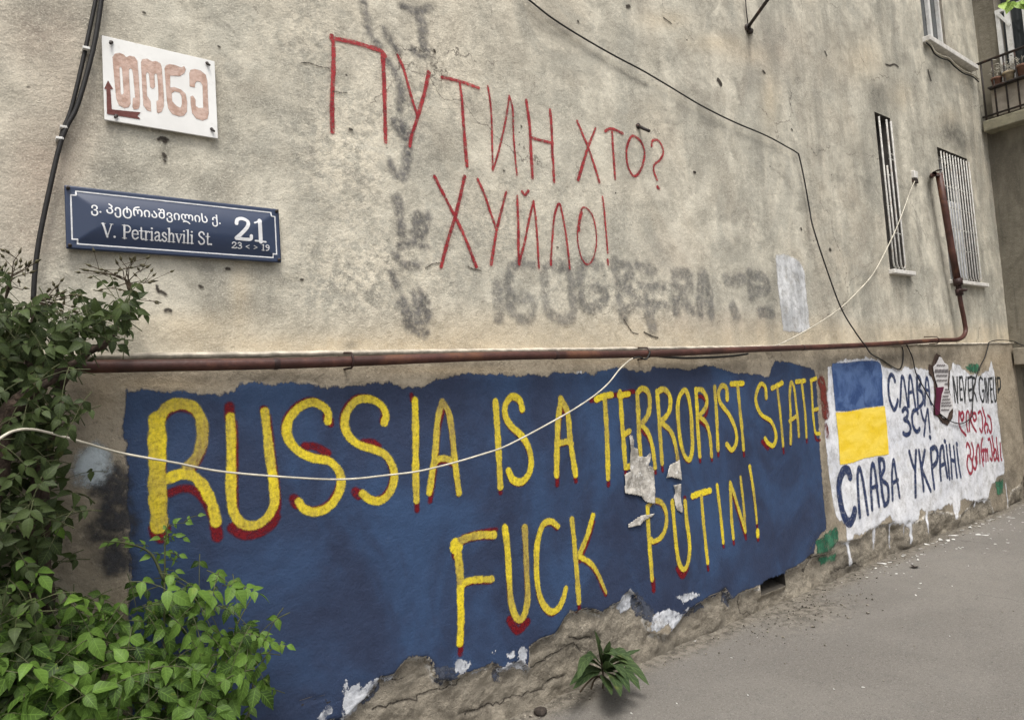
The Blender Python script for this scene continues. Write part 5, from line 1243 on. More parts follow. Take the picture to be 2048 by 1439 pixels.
def sheet(name, px, surf, off, mat, parent=None, curl=0.0, thick=0.0012):
    """thin sheet of paper with real thickness, following the wall and lifting at its edges"""
    Q = np.array([at(a, b, surf.Y)[[0, 2]] for a, b in px])
    lo, hi = Q.min(0), Q.max(0)
    res = max(0.006, float((hi - lo).max()) / 90)
    xs = np.arange(lo[0] - res, hi[0] + 2 * res, res); zs = np.arange(lo[1] - res, hi[1] + 2 * res, res)
    X, Z = np.meshgrid(xs, zs)
    sd = poly_sdf(Q, X, Z)
    edge = sstep(-0.07, 0.0, sd)
    yy = surf.y(X, Z) - off - curl * edge * np.clip(fbm(X / .09, Z / .09, 91, 2) + .2, 0, 1)
    mnm = (sd[:-1, :-1] + sd[1:, :-1] + sd[:-1, 1:] + sd[1:, 1:]) / 4 < 0.0
    F = grid_faces(len(xs), len(zs), mnm)
    used, inv = np.unique(F, return_inverse=True); F = inv.reshape(F.shape)
    n = len(used)
    Vf = np.stack([X.ravel()[used], yy.ravel()[used], Z.ravel()[used]], -1); Vb = Vf + [0, thick, 0]
    ed = {}
    for f_ in F:
        for i in range(4):
            a, b = int(f_[i]), int(f_[(i + 1) % 4]); ed[(a, b)] = 1
    side = [(b, a, a + n, b + n) for (a, b) in ed if (b, a) not in ed]
    Fa = np.vstack([F, F[:, ::-1] + n, np.array(side)])
    return link(name, mesh_np(name, np.vstack([Vf, Vb]), Fa), mat, parent, True)


for pts, lab in [([(705, 520), (720, 530), (728, 590), (755, 600), (760, 640), (800, 645), (825, 620), (830, 640), (812, 690), (838, 702), (845, 740), (848, 830), (845, 905), (800, 890), (770, 860), (720, 850), (685, 845), (682, 740), (712, 720), (708, 600)], 'largest torn grey paper scrap stuck over the yellow letters of the blue panel'),
                 ([(985, 660), (990, 720), (995, 770), (940, 755), (908, 762), (912, 735), (930, 690)], 'torn grey paper scrap under the letter R on the blue panel'),
                 ([(945, 800), (990, 790), (996, 860), (1002, 955), (972, 935), (955, 870), (965, 840)], 'narrow white paper scrap hanging over the letter U on the blue panel'),
                 ([(705, 1035), (703, 1015), (740, 990), (775, 968), (850, 955), (842, 970), (780, 1000), (770, 1018)], 'small crumpled paper scrap left of the letter P on the blue panel')]:
    tag(sheet('paper_scrap', K5(pts), PLN, 0.007, gp.m, None, 0.035), lab, 'paper scrap', 'torn paper scraps on the blue panel')
# notice: brown board with a white printed sheet
NT = empty('torn_notice', at(1880, 780, YP - .01), 'torn white printed notice with a maroon corner stuck on the white panel', 'notice')
M_BROWN = plain('brown_backing', (0.085, 0.055, 0.042), 0.8, var=0.5, sc=16, bump=0.5)
sheet('backing', K8([(385, 85), (425, 110), (455, 175), (500, 210), (498, 270), (525, 265), (520, 340), (512, 450), (540, 590), (550, 690), (545, 780), (495, 850), (440, 825), (395, 755), (345, 735), (348, 640), (360, 540), (355, 400), (330, 330), (300, 305), (297, 205), (335, 205), (365, 105)]), PLN, 0.006, M_BROWN, NT, 0.02, .006)
M_PAPER = plain('notice_paper', (0.62, 0.60, 0.60), 0.8, var=0.15, sc=10, bump=0.2)
sheet('paper', K8([(395, 125), (422, 130), (450, 185), (492, 215), (495, 300), (485, 400), (490, 460), (515, 540), (540, 610), (540, 670), (500, 720), (480, 780), (430, 770), (400, 720), (375, 690), (375, 560), (380, 440), (345, 330), (330, 230), (365, 195)]), PLN, 0.018, M_PAPER, NT, 0.004, .0015)
FN = Flat(YP); 


class Off:
    def __init__(s, S, o): s.S = S; s.o = o; s.Y = S.Y
    def y(s, X, Z): return s.S.y(X, Z) - s.o


NS = Off(PLN, 0.024)
d = Decal(NS, 0.0); d.area(K8([(355, 452), (440, 445), (415, 520), (400, 620), (395, 720), (350, 745), (342, 640), (358, 540)])); d.build('maroon_corner', plain('maroon_print', (0.11, 0.014, 0.045), 0.6, sc=10), NT, .006, .001)
d = Decal(NS, 0.0)
for i, (x0, x1, zz_) in enumerate([(365, 455, 213), (345, 490, 262), (345, 490, 280), (360, 480, 322), (362, 480, 372), (450, 485, 410), (455, 490, 470), (445, 495, 500), (430, 490, 540), (425, 505, 575), (415, 515, 610), (415, 525, 640), (412, 500, 685)]):
    for k in range(4):
        a_ = x0 + (x1 - x0) * k / 4; b_ = x0 + (x1 - x0) * (k + .78) / 4
        d.stroke(K8([(a_, zz_ + 3), (b_, zz_ - 1)]), .0095 if i in (2, 3) else .0075)
d.build('print_lines', mat_paint('grey_print', lambda g: (0.13, 0.12, 0.125), .003, .004, 60, wear=0.4, wsc=60), NT, .005, .007)


# ------------------------------------------------------------------ plants
def leaf_mat(name, dark, light, gloss=0.45):
    g = G(name)
    r = g.attr('rnd'); u = g.attr('lu'); v = g.attr('lv')
    c = g.mix(r, dark, light)
    c = g.mix(g.ss(g.noise(11, 5, 0.7), 0.60, 0.70, 0, 0.55), c, tuple(min(1, v) for v in (light[0] * 1.7, light[1] * 1.15, light[2] * .8)))
    c = g.mix(g.ss(g.noise(75, 3, 0.6), 0.68, 0.74, 0, 0.8), c, (0.06, 0.04, 0.02))
    c = g.mix(g.ss(g.noise(60, 4), 0.5, 0.75, 0, 0.35), c, tuple(x * 0.55 for x in dark))
    rib = g.ss(g.mth('ABSOLUTE', v), 0.0, 0.10, 1, 0)
    ven = g.ss(g.mth('ABSOLUTE', g.mth('SUBTRACT', g.mth('FRACT', g.mth('ADD', g.mth('MULTIPLY', u, 6.0), g.mth('MULTIPLY', g.mth('ABSOLUTE', v), -1.3))), 0.5)), 0.0, 0.12, 0.5, 0)
    c = g.mix(g.mth('MAXIMUM', g.mth('MULTIPLY', rib, 0.55), ven), c, tuple(min(1, x * 1.7) for x in light))
    g.set(Base_Color=c, Roughness=gloss, Specular_IOR_Level=0.22)
    tr = g.t.nodes.new('ShaderNodeBsdfTranslucent')
    g.t.links.new(g.mix(0.5, c, tuple(min(1, x * 1.6) for x in light)), tr.inputs['Color'])
    mx = g.t.nodes.new('ShaderNodeMixShader'); mx.inputs[0].default_value = 0.22
    g.t.links.new(g.b.outputs[0], mx.inputs[1]); g.t.links.new(tr.outputs[0], mx.inputs[2])
    g.t.links.new(mx.outputs[0], g.out.inputs['Surface'])
    g.bump(ven, 0.25, 0.002)
    return g.m


class Leaves:
    def __init__(s): s.L = []

    def add(s, p, axis, nrm, ln, wd, curl=0.25, fold=0.35, rnd=None):
        a = np.array(axis, float); a /= np.linalg.norm(a) + 1e-9
        n = np.array(nrm, float); n = n - a * (n @ a)
        if np.linalg.norm(n) < 1e-3: n = np.cross(a, [0.3, 0.8, 0.1])
        n /= np.linalg.norm(n)
        s.L.append((np.array(p, float), a, n, ln, wd, curl, fold, rng.random() if rnd is None else rnd)); return s

    def build(s, name, mat, parent, ser=0.07):
        N = len(s.L)
        T = np.array([0, .14, .34, .56, .78, 1.0]); Wp = np.array([.05, .72, 1.0, .84, .42, 0.0])
        P = np.array([l[0] for l in s.L]); A = np.array([l[1] for l in s.L]); Nn = np.array([l[2] for l in s.L]); B = np.cross(Nn, A)
        ln = np.array([l[3] for l in s.L]); wd = np.array([l[4] for l in s.L]); cu = np.array([l[5] for l in s.L]); fo = np.array([l[6] for l in s.L]); rd = np.array([l[7] for l in s.L])
        V = np.zeros((N, 18, 3)); U = np.zeros((N, 18)); Vv = np.zeros((N, 18)); R = np.repeat(rd[:, None], 18, 1)
        for i, t in enumerate(T):
            base = P + A * (ln * t * (1 - 0.12 * abs(cu) * t))[:, None] - Nn * (ln * cu * t * t)[:, None]
            for k, sd_ in enumerate((-1, 0, 1)):
                w = wd * 0.5 * Wp[i] * (1 + ser * rng.standard_normal(N) * (abs(sd_)))
                V[:, i * 3 + k] = base + B * (w * sd_)[:, None] + Nn * (w * abs(sd_) * fo)[:, None]
                U[:, i * 3 + k] = t; Vv[:, i * 3 + k] = sd_ * (1 if Wp[i] else 0)
        f = []
        for i in range(5):
            for k in range(2): f.append((i * 3 + k, i * 3 + k + 1, i * 3 + k + 4, i * 3 + k + 3))
        F = (np.arange(N)[:, None, None] * 18 + np.array(f)[None]).reshape(-1, 4)
        return link(name, mesh_np(name, V.reshape(-1, 3), F, dict(rnd=R.ravel(), lu=U.ravel(), lv=Vv.ravel())), mat, parent, True)


def unit(v): v = np.array(v, float); return v / (np.linalg.norm(v) + 1e-9)


def compound(LV, ST, tip, d, nrm, L, pairs, ll, wr=0.55, rb=None, st_r=0.0016):
    """a pinnate leaf: stalk ending at tip, leaflets in pairs and one at the end"""
    d = unit(d); n = unit(np.array(nrm) - d * (np.array(nrm) @ d)); b = np.cross(n, d)
    base = tip - d * L + np.array([0, 0, -0.02]) * 0
    pts = []
    for t in np.linspace(0, 1, 5):
        pts.append(base + d * L * t + np.array([0, 0, 1]) * (0.10 * L * math.sin(math.pi * t)))
    ST.tube([tuple(p) for p in pts], [st_r * 1.3, st_r * 1.2, st_r, st_r * .8, st_r * .6], 4, False)
    r = rng.random() if rb is None else rb
    for i in range(pairs):
        t = 0.30 + 0.58 * i / max(pairs - 1, 1)
        p = base + d * L * t + np.array([0, 0, 1]) * (0.10 * L * math.sin(math.pi * t))
        for sgn in (-1, 1):
            ax = unit(b * sgn + d * (0.35 + .2 * rng.random()) - np.array([0, 0, 1]) * (0.15 + 0.35 * rng.random()))
            l = ll * (0.75 + .25 * rng.random()) * (0.8 + 0.25 * t)
            LV.add(p, ax, n + rng.standard_normal(3) * .25, l, l * wr * (0.85 + .3 * rng.random()), 0.15 + .35 * rng.random(), 0.15 + .35 * rng.random(), np.clip(r + .18 * rng.standard_normal(), 0, 1))
    LV.add(tip, d - np.array([0, 0, .25]), n + rng.standard_normal(3) * .2, ll * 1.1, ll * 1.1 * wr, 0.2 + .3 * rng.random(), 0.2 + .3 * rng.random(), np.clip(r + .1 * rng.standard_normal(), 0, 1))


def inpoly(poly, n):
    Q = np.array(poly, float); lo = Q.min(0); hi = Q.max(0); out = []
    while len(out) < n:
        c = lo + (hi - lo) * rng.random((n * 3, 2))
        d_ = poly_sdf(Q, c[:, 0], c[:, 1]); c = c[d_ < 0]
        out += [tuple(q) for q in c]
    return out[:n]


M_BARK = plain('brown_bark', (0.068, 0.047, 0.034), 0.85, var=0.6, sc=30, bump=0.8)
M_TWIG = plain('green_twig', (0.085, 0.095, 0.040), 0.7, var=0.4, sc=30)
M_TWIGD = plain('dry_brown_twig', (0.085, 0.062, 0.040), 0.8, var=0.4, sc=30)
# ---- climbing rose on the left
ROSE = empty('rose_bush', (0.02, 2.55, 0.0), 'tall dark climbing rose bush with brown trunk and unopened buds at far left', 'bush')
M_ROSEL = leaf_mat('rose_leaf', (0.017, 0.027, 0.008), (0.064, 0.092, 0.030), 0.55)
LV = Leaves(); ST = MB()
tops = [(-120, 560), (0, 600), (60, 605), (130, 625), (180, 610), (215, 600), (262, 588), (285, 610), (292, 640), (280, 668), (240, 690), (195, 705), (150, 735), (110, 750), (60, 765), (-120, 790)]
for (a, b) in inpoly(tops, 230):
    Y_ = 2.45 + 0.36 * rng.random()
    compound(LV, ST, at(a, b, Y_), unit([0.5 * rng.standard_normal() + .35, -0.5 * rng.random(), -0.25 + .55 * rng.standard_normal()]), unit([.3 * rng.standard_normal() - .1, -0.75, 0.55 + .3 * rng.standard_normal()]), .09 + .05 * rng.random(), 2, .030 + .020 * rng.random(), 0.56)
colm = [(-260, 740), (60, 750), (130, 765), (135, 850), (128, 900), (140, 960), (150, 1010), (128, 1060), (95, 1120), (85, 1210), (70, 1330), (60, 1500), (-260, 1500)]
for (a, b) in inpoly(colm, 540):
    Y_ = 2.38 + 0.42 * rng.random()
    p = at(a, b, Y_)
    if p[2] < 0.05: continue
    compound(LV, ST, p, unit([0.6 * rng.standard_normal(), -0.5 * rng.random(), -0.3 + .4 * rng.standard_normal()]), unit([.4 * rng.standard_normal(), -0.75, 0.5 + .4 * rng.standard_normal()]), .10 + .05 * rng.random(), 2, .032 + .024 * rng.random(), 0.56)
LV.build('foliage', M_ROSEL, ROSE)
tk = MB()
for px_, r_, y_ in (([(-60, 1700), (-40, 1300), (-30, 1050), (-12, 930), (6, 850), (40, 800), (90, 762), (150, 720)], [.042, .038, .036, .034, .030, .024, .015, .008], 2.50),
                    ([(90, 1700), (95, 1300), (84, 1000), (100, 850), (140, 740), (215, 680), (262, 620)], [.022, .02, .018, .016, .014, .010, .005], 2.68), ([(30, 1700), (55, 1400), (60, 1100), (70, 900), (60, 760), (62, 660), (66, 600)], [.022, .02, .018, .016, .012, .008, .004], 2.66)):
    q = spline([at(a, b, y_) for a, b in px_], 6); q[:, 2] = np.maximum(q[:, 2], -0.02)
    tk.tube([tuple(v_ + rng.standard_normal(3) * .004) for v_ in q], list(np.interp(np.linspace(0, 1, len(q)), np.linspace(0, 1, len(r_)), r_)), 8)
tk.build('trunk', M_BARK, ROSE, True)
ST.build('leaf_stalks', M_TWIG, ROSE, True)
bt = MB(); M_BUD = plain('brownish_bud', (0.085, 0.075, 0.035), 0.6, var=0.5, sc=60)


def bud(tip, d, L=.014):
    d = unit(d); tip = np.array(tip)
    MB().tube([tuple(tip - d * .002), tuple(tip + d * L * .15), tuple(tip + d * L * .45), tuple(tip + d * L * .8), tuple(tip + d * L * 1.4)], [.0015, .0042, .0046, .0026, .0005], 6).build('bud', M_BUD, ROSE, True)


for base, tips, y_ in [((262, 590), [((250, 560), (172, 540)), ((250, 560), (182, 532)), ((248, 556), (235, 528)), ((250, 556), (242, 520)), ((255, 552), (262, 525)), ((256, 556), (268, 522)), ((258, 560), (292, 535)), ((262, 565), (303, 562)), ((262, 572), (296, 565)), ((255, 560), (212, 548)), ((250, 566), (205, 578)), ((262, 590), (310, 602)), ((250, 556), (198, 545))], 2.74),
                       ((66, 606), [((80, 600), (94, 583)), ((82, 600), (110, 575)), ((85, 598), (138, 590)), ((84, 600), (122, 586)), ((82, 604), (108, 605)), ((84, 606), (142, 612)), ((80, 606), (130, 632)), ((88, 602), (118, 598))], 2.70),
                       ((10, 600), [((20, 555), (30, 530)), ((24, 545), (38, 506)), ((26, 548), (52, 532)), ((22, 560), (60, 545)), ((18, 570), (48, 575)), ((14, 560), (4, 540)), ((24, 552), (70, 525))], 2.68)]:
    for m_, t_ in tips:
        yb1 = y_ - .05 * rng.random()
        a_, b_, c_ = at(*base, y_), at(*m_, y_), at(*t_, yb1)
        bt.tube([tuple(a_), tuple((a_ + b_) / 2 + rng.standard_normal(3) * .004), tuple(b_), tuple((b_ + c_) / 2 + rng.standard_normal(3) * .006), tuple(c_)], [.0028, .0024, .0020, .0015, .0012], 5)
        bud(c_, c_ - b_, .016)
        for k in range(2):
            e_ = b_ + (c_ - b_) * (.5 + .4 * rng.random()); f_ = e_ + np.array([.03 * rng.standard_normal(), -.01, .02 * rng.standard_normal() + .005])
            bt.tube([tuple(e_), tuple(f_)], [.0012, .001], 4); bud(f_, f_ - e_, .012)
bt.build('flower_stalks', M_TWIGD, ROSE, True)

# ---- bright leafy shrub in the lower left corner
SHR = empty('leafy_shrub', (0.45, 2.45, 0.0), 'bright green leafy shrub below the blue panel in the lower left corner', 'shrub')
M_SHRL = leaf_mat('shrub_leaf', (0.012, 0.028, 0.006), (0.115, 0.205, 0.036), 0.5)
LV = Leaves(); ST = MB()
low = [(-260, 1110), (0, 1105), (60, 1085), (85, 1120), (95, 1180), (78, 1240), (110, 1290), (140, 1230), (165, 1190), (205, 1215), (255, 1225), (300, 1200), (330, 1165), (395, 1172), (420, 1195), (470, 1165), (510, 1180), (525, 1220), (545, 1265), (560, 1300), (520, 1330), (540, 1370), (500, 1400), (490, 1500), (480, 1800), (-260, 1800)]
for (a, b) in inpoly(low, 560) + inpoly([(-200, 1290), (120, 1300), (300, 1290), (430, 1300), (520, 1330), (510, 1400), (490, 1560), (-200, 1560)], 170):
    if b < 1300 and rng.random() > 0.25 + 0.75 * sstep(1090, 1300, b): continue
    f_ = rng.random()
    Y_ = 2.78 - 0.50 * f_ * (0.35 + 0.65 * sstep(1150, 1400, b))
    p = at(a, b, Y_)
    if p[2] < 0.06: continue
    compound(LV, ST, p, unit([0.55 * rng.standard_normal() + .15, -0.55 * rng.random(), -0.25 + .35 * rng.standard_normal()]), unit([.3 * rng.standard_normal(), -0.62, 0.70 + .25 * rng.standard_normal()]), .12 + .06 * rng.random(), int(rng.integers(1, 4)), .034 + .024 * rng.random() + .022 * f_ * sstep(1150, 1350, b), 0.58, rb=float(np.clip(-.05 + .6 * f_ + .25 * rng.standard_normal(), 0, 1)))  # leaves deeper in get darker colour, painting the shade inside the shrub
# sprays that stand clear of the mass
for tx, ty, dx, dz, L, l_ in [(345, 1185, .7, -.3, .14, .07), (395, 1180, .6, -.4, .14, .066), (425, 1190, -.3, -.5, .10, .06), (470, 1180, .5, -.5, .12, .062), (515, 1185, .8, -.3, .12, .05), (470, 1330, .6, -.8, .2, .05), (500, 1345, .5, -.8, .2, .046), (455, 1385, .6, -.6, .14, .06), (540, 1285, .8, -.4, .12, .045), (573, 1290, .9, -.2, .16, .034), (160, 1195, -.3, .3, .12, .06), (185, 1275, .3, -.6, .15, .07), (100, 1400, -.7, -.3, .14, .085), (150, 1420, -.4, -.6, .12, .085), (290, 1340, .5, -.5, .16, .08), (345, 1360, .6, -.5, .16, .085), (250, 1345, -.2, -.7, .14, .075), (400, 1350, .7, -.2, .16, .085), (30, 1330, -.6, -.3, .14, .09), (450, 1420, .4, -.8, .14, .07), (60, 1215, .3, -.5, .12, .06), (80, 1150, .4, -.4, .1, .055)]:
    compound(LV, ST, at(tx, ty, 2.44), unit([dx, -.45, dz]), unit([.1 * rng.standard_normal(), -.55, .8]), L, 2 if l_ > .05 else 4, l_, .58, rb=.8 + .2 * rng.random())
# the thin sapling in front of the letter R
for tx, ty, dx, dz, l_ in [(320, 1075, -.6, .3, .035), (350, 1070, .7, .2, .032), (365, 1075, .8, -.2, .028), (345, 1045, .5, .6, .030), (370, 1045, .8, .1, .026), (340, 1105, -.4, .3, .03), (358, 1108, .8, -.2, .03), (350, 1140, .6, 0, .032), (330, 1120, -.6, .2, .028), (395, 1030, .7, .3, .026), (270, 1088, -.8, .3, .034), (235, 1080, -.9, .2, .032), (300, 1110, -.5, .1, .036), (215, 1085, -.9, 0, .028)]:
    compound(LV, ST, at(tx, ty, 2.72), unit([dx, -.3, dz]), unit([0, -.8, .55]), .05, 1, l_, .55, rb=.85 + .15 * rng.random())
LV.build('foliage', M_SHRL, SHR)
sm = MB()
for pts in [[(340, 1720), (332, 1400), (328, 1250), (329, 1150), (330, 1080), (338, 1035)], [(328, 1160), (300, 1105), (250, 1085), (205, 1082)], [(150, 1720), (170, 1450), (162, 1300), (158, 1200)], [(420, 1720), (440, 1400), (470, 1260), (505, 1190)], [(250, 1720), (300, 1400), (360, 1250), (395, 1185)], [(30, 1720), (50, 1400), (70, 1200), (78, 1110)], [(480, 1720), (500, 1400), (540, 1300), (580, 1290)]]:
    q = spline([at(a, b, 2.71) for a, b in pts], 6); q[:, 2] = np.maximum(q[:, 2], -.02)
    sm.tube([tuple(v_) for v_ in q], list(np.linspace(.0055, .0016, len(q))), 6)
sm.build('stem', M_TWIG, SHR, True)
ST.build('leaf_stalks', M_TWIG, SHR, True)

# ---- weed at the wall foot
WD = empty('weed', atz(1222, 1385, .0), 'dark green lance leaved weed wilting against the foot of the wall', 'weed')
M_WEED = leaf_mat('weed_leaf', (0.022, 0.044, 0.018), (0.085, 0.125, 0.045), 0.65)


def strap(LV_, ST_, p0, p1, p2, wd, rnd):
    pass


Vw = []; Fw = []; Rw = []; Uw = []; Lw = []
wb = K6([(1790, 870)])[0]
for pts, w, r_, dy in [([(1785, 830), (1765, 700), (1738, 575)], .058, .3, .05), ([(1788, 780), (1800, 710), (1825, 635)], .050, .4, .08), ([(1795, 740), (1870, 705), (1968, 765)], .070, .3, .18), ([(1800, 760), (1910, 715), (1995, 684)], .030, .2, .06), ([(1800, 800), (1920, 770), (2044, 885)], .072, .4, .30),
                       ([(1800, 810), (1900, 800), (1995, 912)], .070, .25, .36), ([(1795, 810), (1840, 840), (1884, 948)], .076, .3, .40), ([(1800, 810), (1870, 820), (1935, 925)], .070, .15, .38), ([(1785, 830), (1800, 870), (1835, 938)], .06, .2, .36), ([(1780, 800), (1690, 800), (1600, 885)], .050, .25, .16), ([(1775, 780), (1690, 745), (1645, 850)], .056, .45, .22),
                       ([(1775, 770), (1720, 720), (1668, 800)], .050, .2, .16), ([(1785, 760), (1820, 700), (1890, 740)], .060, .35, .14), ([(1795, 790), (1890, 740), (1985, 800)], .06, .85, .22), ([(1785, 780), (1765, 690), (1770, 630)], .050, .3, .08), ([(1770, 800), (1700, 830), (1620, 905)], .045, .15, .2), ([(1790, 800), (1850, 770), (1915, 850)], .075, .3, .30)]:
    Q = [at(a, b, YP - .05 - dy * k) for (a, b), k in zip(K6(pts), (.1, .6, 1.0))]
    for q_ in Q: q_[2] = max(q_[2], .012)
    S_ = spline(Q, 5); nS = len(S_); base = len(Vw)
    up_ = unit([0, -.6, .8])
    for i, p in enumerate(S_):
        t = i / (nS - 1); ax = unit(S_[min(i + 1, nS - 1)] - S_[max(i - 1, 0)]); sd_ = np.cross(ax, up_); sd_ /= np.linalg.norm(sd_) + 1e-9; nn = np.cross(sd_, ax)
        ww = w * .5 * (math.sin(math.pi * min(1, t * .93 + .07)) ** .8) * (1 + .08 * rng.standard_normal())
        for k in (-1, 0, 1):
            Vw.append(p + sd_ * ww * k + nn * ww * abs(k) * .35); Uw.append(t); Lw.append(k); Rw.append(r_)
    for i in range(nS - 1):
        for k in range(2): Fw.append((base + i * 3 + k, base + i * 3 + k + 1, base + i * 3 + k + 4, base + i * 3 + k + 3))
link('leaves', mesh_np('leaves', np.array(Vw), np.array(Fw), dict(rnd=Rw, lu=Uw, lv=Lw)), M_WEED, WD, True)
sm = MB()
for pts in [[(1785, 900), (1788, 840), (1775, 720), (1750, 610)], [(1660, 920), (1700, 870), (1750, 830), (1785, 850)], [(1720, 905), (1740, 850), (1770, 830)]]:
    q = spline([at(a, b, YP - .08) for a, b in K6(pts)], 5); q[:, 2] = np.maximum(q[:, 2], .005)
    sm.tube([tuple(v_) for v_ in q], .005, 5)
sm.build('stem', M_TWIGD, WD, True)

# ---- bright leaves hanging at the top right corner, off the balcony above
VB = empty('hanging_vine', atx(2030, -30, 9.2), 'bright yellow green leaves hanging in front of the balcony door in the top right corner', 'vine')
M_VINEL = leaf_mat('vine_leaf', (0.20, 0.33, 0.06), (0.42, 0.58, 0.16), 0.5)
LV = Leaves(); ST = MB()
stem = [atx(2075, -60, 9.3), atx(2052, -18, 9.25), atx(2030, -8, 9.22), atx(2008, 6, 9.2)]
ST.tube([tuple(p) for p in spline(stem, 5)], .004, 5)
for a, b, dx, dz, l in [(2004, 6, .1, -.3, .13), (2012, 4, .4, .2, .16), (2026, 2, -.2, -.4, .16), (2034, 4, .3, -.5, .15), (2044, 0, .5, -.3, .18), (2050, -6, .2, -.6, .17), (2018, -6, -.6, .4, .13), (2036, -10, .4, .5, .17), (2060, -20, .4, -.5, .18)]:
    LV.add(atx(a, b, 9.2), [-.25, -dx, dz], unit([-.8, -.2, .5]), l, l * .75, .2, .15)
LV.build('foliage', M_VINEL, VB); ST.build('stem', M_TWIG, VB, True)

# ------------------------------------------------------------------ balcony pots
M_CLAY = plain('dusty_clay', (0.20, 0.105, 0.070), 0.8, var=0.4, sc=20, bump=0.3)
M_BEIGE = plain('beige_pot_glaze', (0.36, 0.29, 0.19), 0.6, var=0.4, sc=16)
M_DRY = plain('pale_dry_stalk', (0.58, 0.55, 0.47), 0.85, var=0.3, sc=30)
M_SOIL = plain('dark_soil', (0.05, 0.04, 0.032), 0.95, sc=50)


def pot(x, y_, z, r, h, mat, label, dry):
    e = empty('flower_pot', (x, y_, z), label, 'flower pot', 'flower pots on the balcony ledge')
    mb = MB(); n = 18
    prof = [(r * .70, 0), (r * .74, .004), (r * .95, h * .78), (r * 1.06, h * .80), (r * 1.08, h), (r * .98, h), (r * .93, h * .84)]
    V = [(x + q * math.cos(2 * math.pi * k / n), y_ + q * math.sin(2 * math.pi * k / n), z + zz_) for q, zz_ in prof for k in range(n)]
    F = [(i * n + k, i * n + (k + 1) % n, (i + 1) * n + (k + 1) % n, (i + 1) * n + k) for i in range(len(prof) - 1) for k in range(n)] + [tuple(range(n - 1, -1, -1))]
    mb.add(V, F).build('pot', mat, e, True)
    MB().tube([(x, y_, z + h * .80), (x, y_, z + h * .86)], [r * .94, r * .9], n).build('soil', M_SOIL, e)
    tw = MB()
    for k in range(dry):
        a = 2 * math.pi * rng.random(); l = .10 + .13 * rng.random(); q = r * .5 * rng.random()
        p = np.array([x + q * math.cos(a), y_ + q * math.sin(a), z + h * .85]); d_ = unit([.5 * math.cos(a), .5 * math.sin(a), 1.0])
        tw.tube([tuple(p), tuple(p + d_ * l * .5), tuple(p + d_ * l + np.array([.03 * rng.standard_normal(), .03 * rng.standard_normal(), -.01]))], [.004, .003, .0018], 5)
        for j in range(3):
            p2 = p + d_ * l * (.5 + .5 * rng.random()); tw.tube([tuple(p2), tuple(p2 + np.array([.035 * rng.standard_normal(), .035 * rng.standard_normal(), .03 * rng.random()]))], [.005, .001], 5)
    tw.build('dry_stalks', M_DRY, e, True)


zb_ = 4.935
MB().box(XS - .21, XS - .02, 1.0, YW - .12, 4.925, 4.945).build('shelf', M_IRON, BAL, bevel=.003)
pot(XS - .105, 2.71, 4.945, .055, .11, M_CLAY, 'small clay pot with white dry stalks nearest the building corner', 9)
pot(XS - .105, 2.585, 4.945, .062, .13, M_BEIGE, 'beige glazed pot with dry stalks behind the balcony rail', 12)
pot(XS - .105, 2.44, 4.945, .070, .15, M_CLAY, 'larger clay pot on the balcony ledge at the right edge', 6)

# ------------------------------------------------------------------ litter on the ground
def gh(x, y_):
    x = np.asarray(x, float); y_ = np.asarray(y_, float)
    n_ = sstep(0.17, 0.0, YP - y_ + 0.16 * fbm(x / 0.3, y_ / 0.2, 71, 4))
    hp_ = np.exp(-((x - float(atz(1590, 1222)[0])) / 0.42) ** 2 - ((y_ - 2.66) / 0.20) ** 2)
    return 0.003 * fbm(x / 0.9, y_ / 0.9, 72, 3) + n_ * (0.005 + 0.012 * fbm(x / 0.09, y_ / 0.09, 73, 4)) + hp_ * (0.020 + 0.03 * fbm(x / 0.07, y_ / 0.07, 75, 3))


def chip_add(mb, x, y_, lx, ly, rot, th):
    n = int(rng.integers(5, 8)); z = float(gh(x, y_)) + .002
    ang = np.sort(rng.random(n) * 2 * math.pi); rr_ = .6 + .4 * rng.random(n)
    P = [(lx * r * math.cos(a), ly * r * math.sin(a)) for a, r in zip(ang, rr_)]
    c_, s_ = math.cos(rot), math.sin(rot); t1_, t2_ = .15 * rng.standard_normal(2)
    P = [(x + u * c_ - v * s_, y_ + u * s_ + v * c_, z + abs(u * t1_ + v * t2_)) for u, v in P]
    mb.add(P + [(a, b, cz + th) for a, b, cz in P], [tuple(range(n - 1, -1, -1)), tuple(range(n, 2 * n))] + [(i, (i + 1) % n, n + (i + 1) % n, n + i) for i in range(n)])


mb = MB()
for u, v, sz in [(500, 1398, 40), (560, 1392, 20), (540, 1415, 16), (615, 1350, 22), (650, 1345, 14), (735, 1375, 18), (800, 1282, 24), (830, 1272, 12), (880, 1250, 34), (930, 1252, 40), (960, 1248, 22), (910, 1222, 30), (970, 1222, 22), (1000, 1300, 18), (1110, 1216, 30), (1150, 1218, 30), (1120, 1165, 14), (1010, 1190, 16), (1240, 1108, 26), (1290, 1105, 30), (1330, 1110, 24), (1260, 1185, 14), (965, 1165, 22), (1060, 1160, 12), (760, 1340, 10), (700, 1300, 10), (1180, 1130, 14), (1200, 1120, 16), (470, 1430, 12)]:
    p = gz(*K9([(u, v)])[0])
    if p[1] > YP - .03: p[1] = YP - .03 - .06 * rng.random()
    s_ = sz / 3.127 * .0050
    chip_add(mb, p[0], p[1], s_ * (.8 + .6 * rng.random()), s_ * (.35 + .3 * rng.random()), rng.random() * 3, .0025)
for k in range(90):
    x = 5.2 + 4.4 * rng.random() ** 1.0; y_ = YP - .04 - abs(.28 * rng.standard_normal())
    if y_ > 1.6: chip_add(mb, x, y_, .006 + .022 * rng.random() ** 2, .004 + .012 * rng.random(), rng.random() * 3, .002)
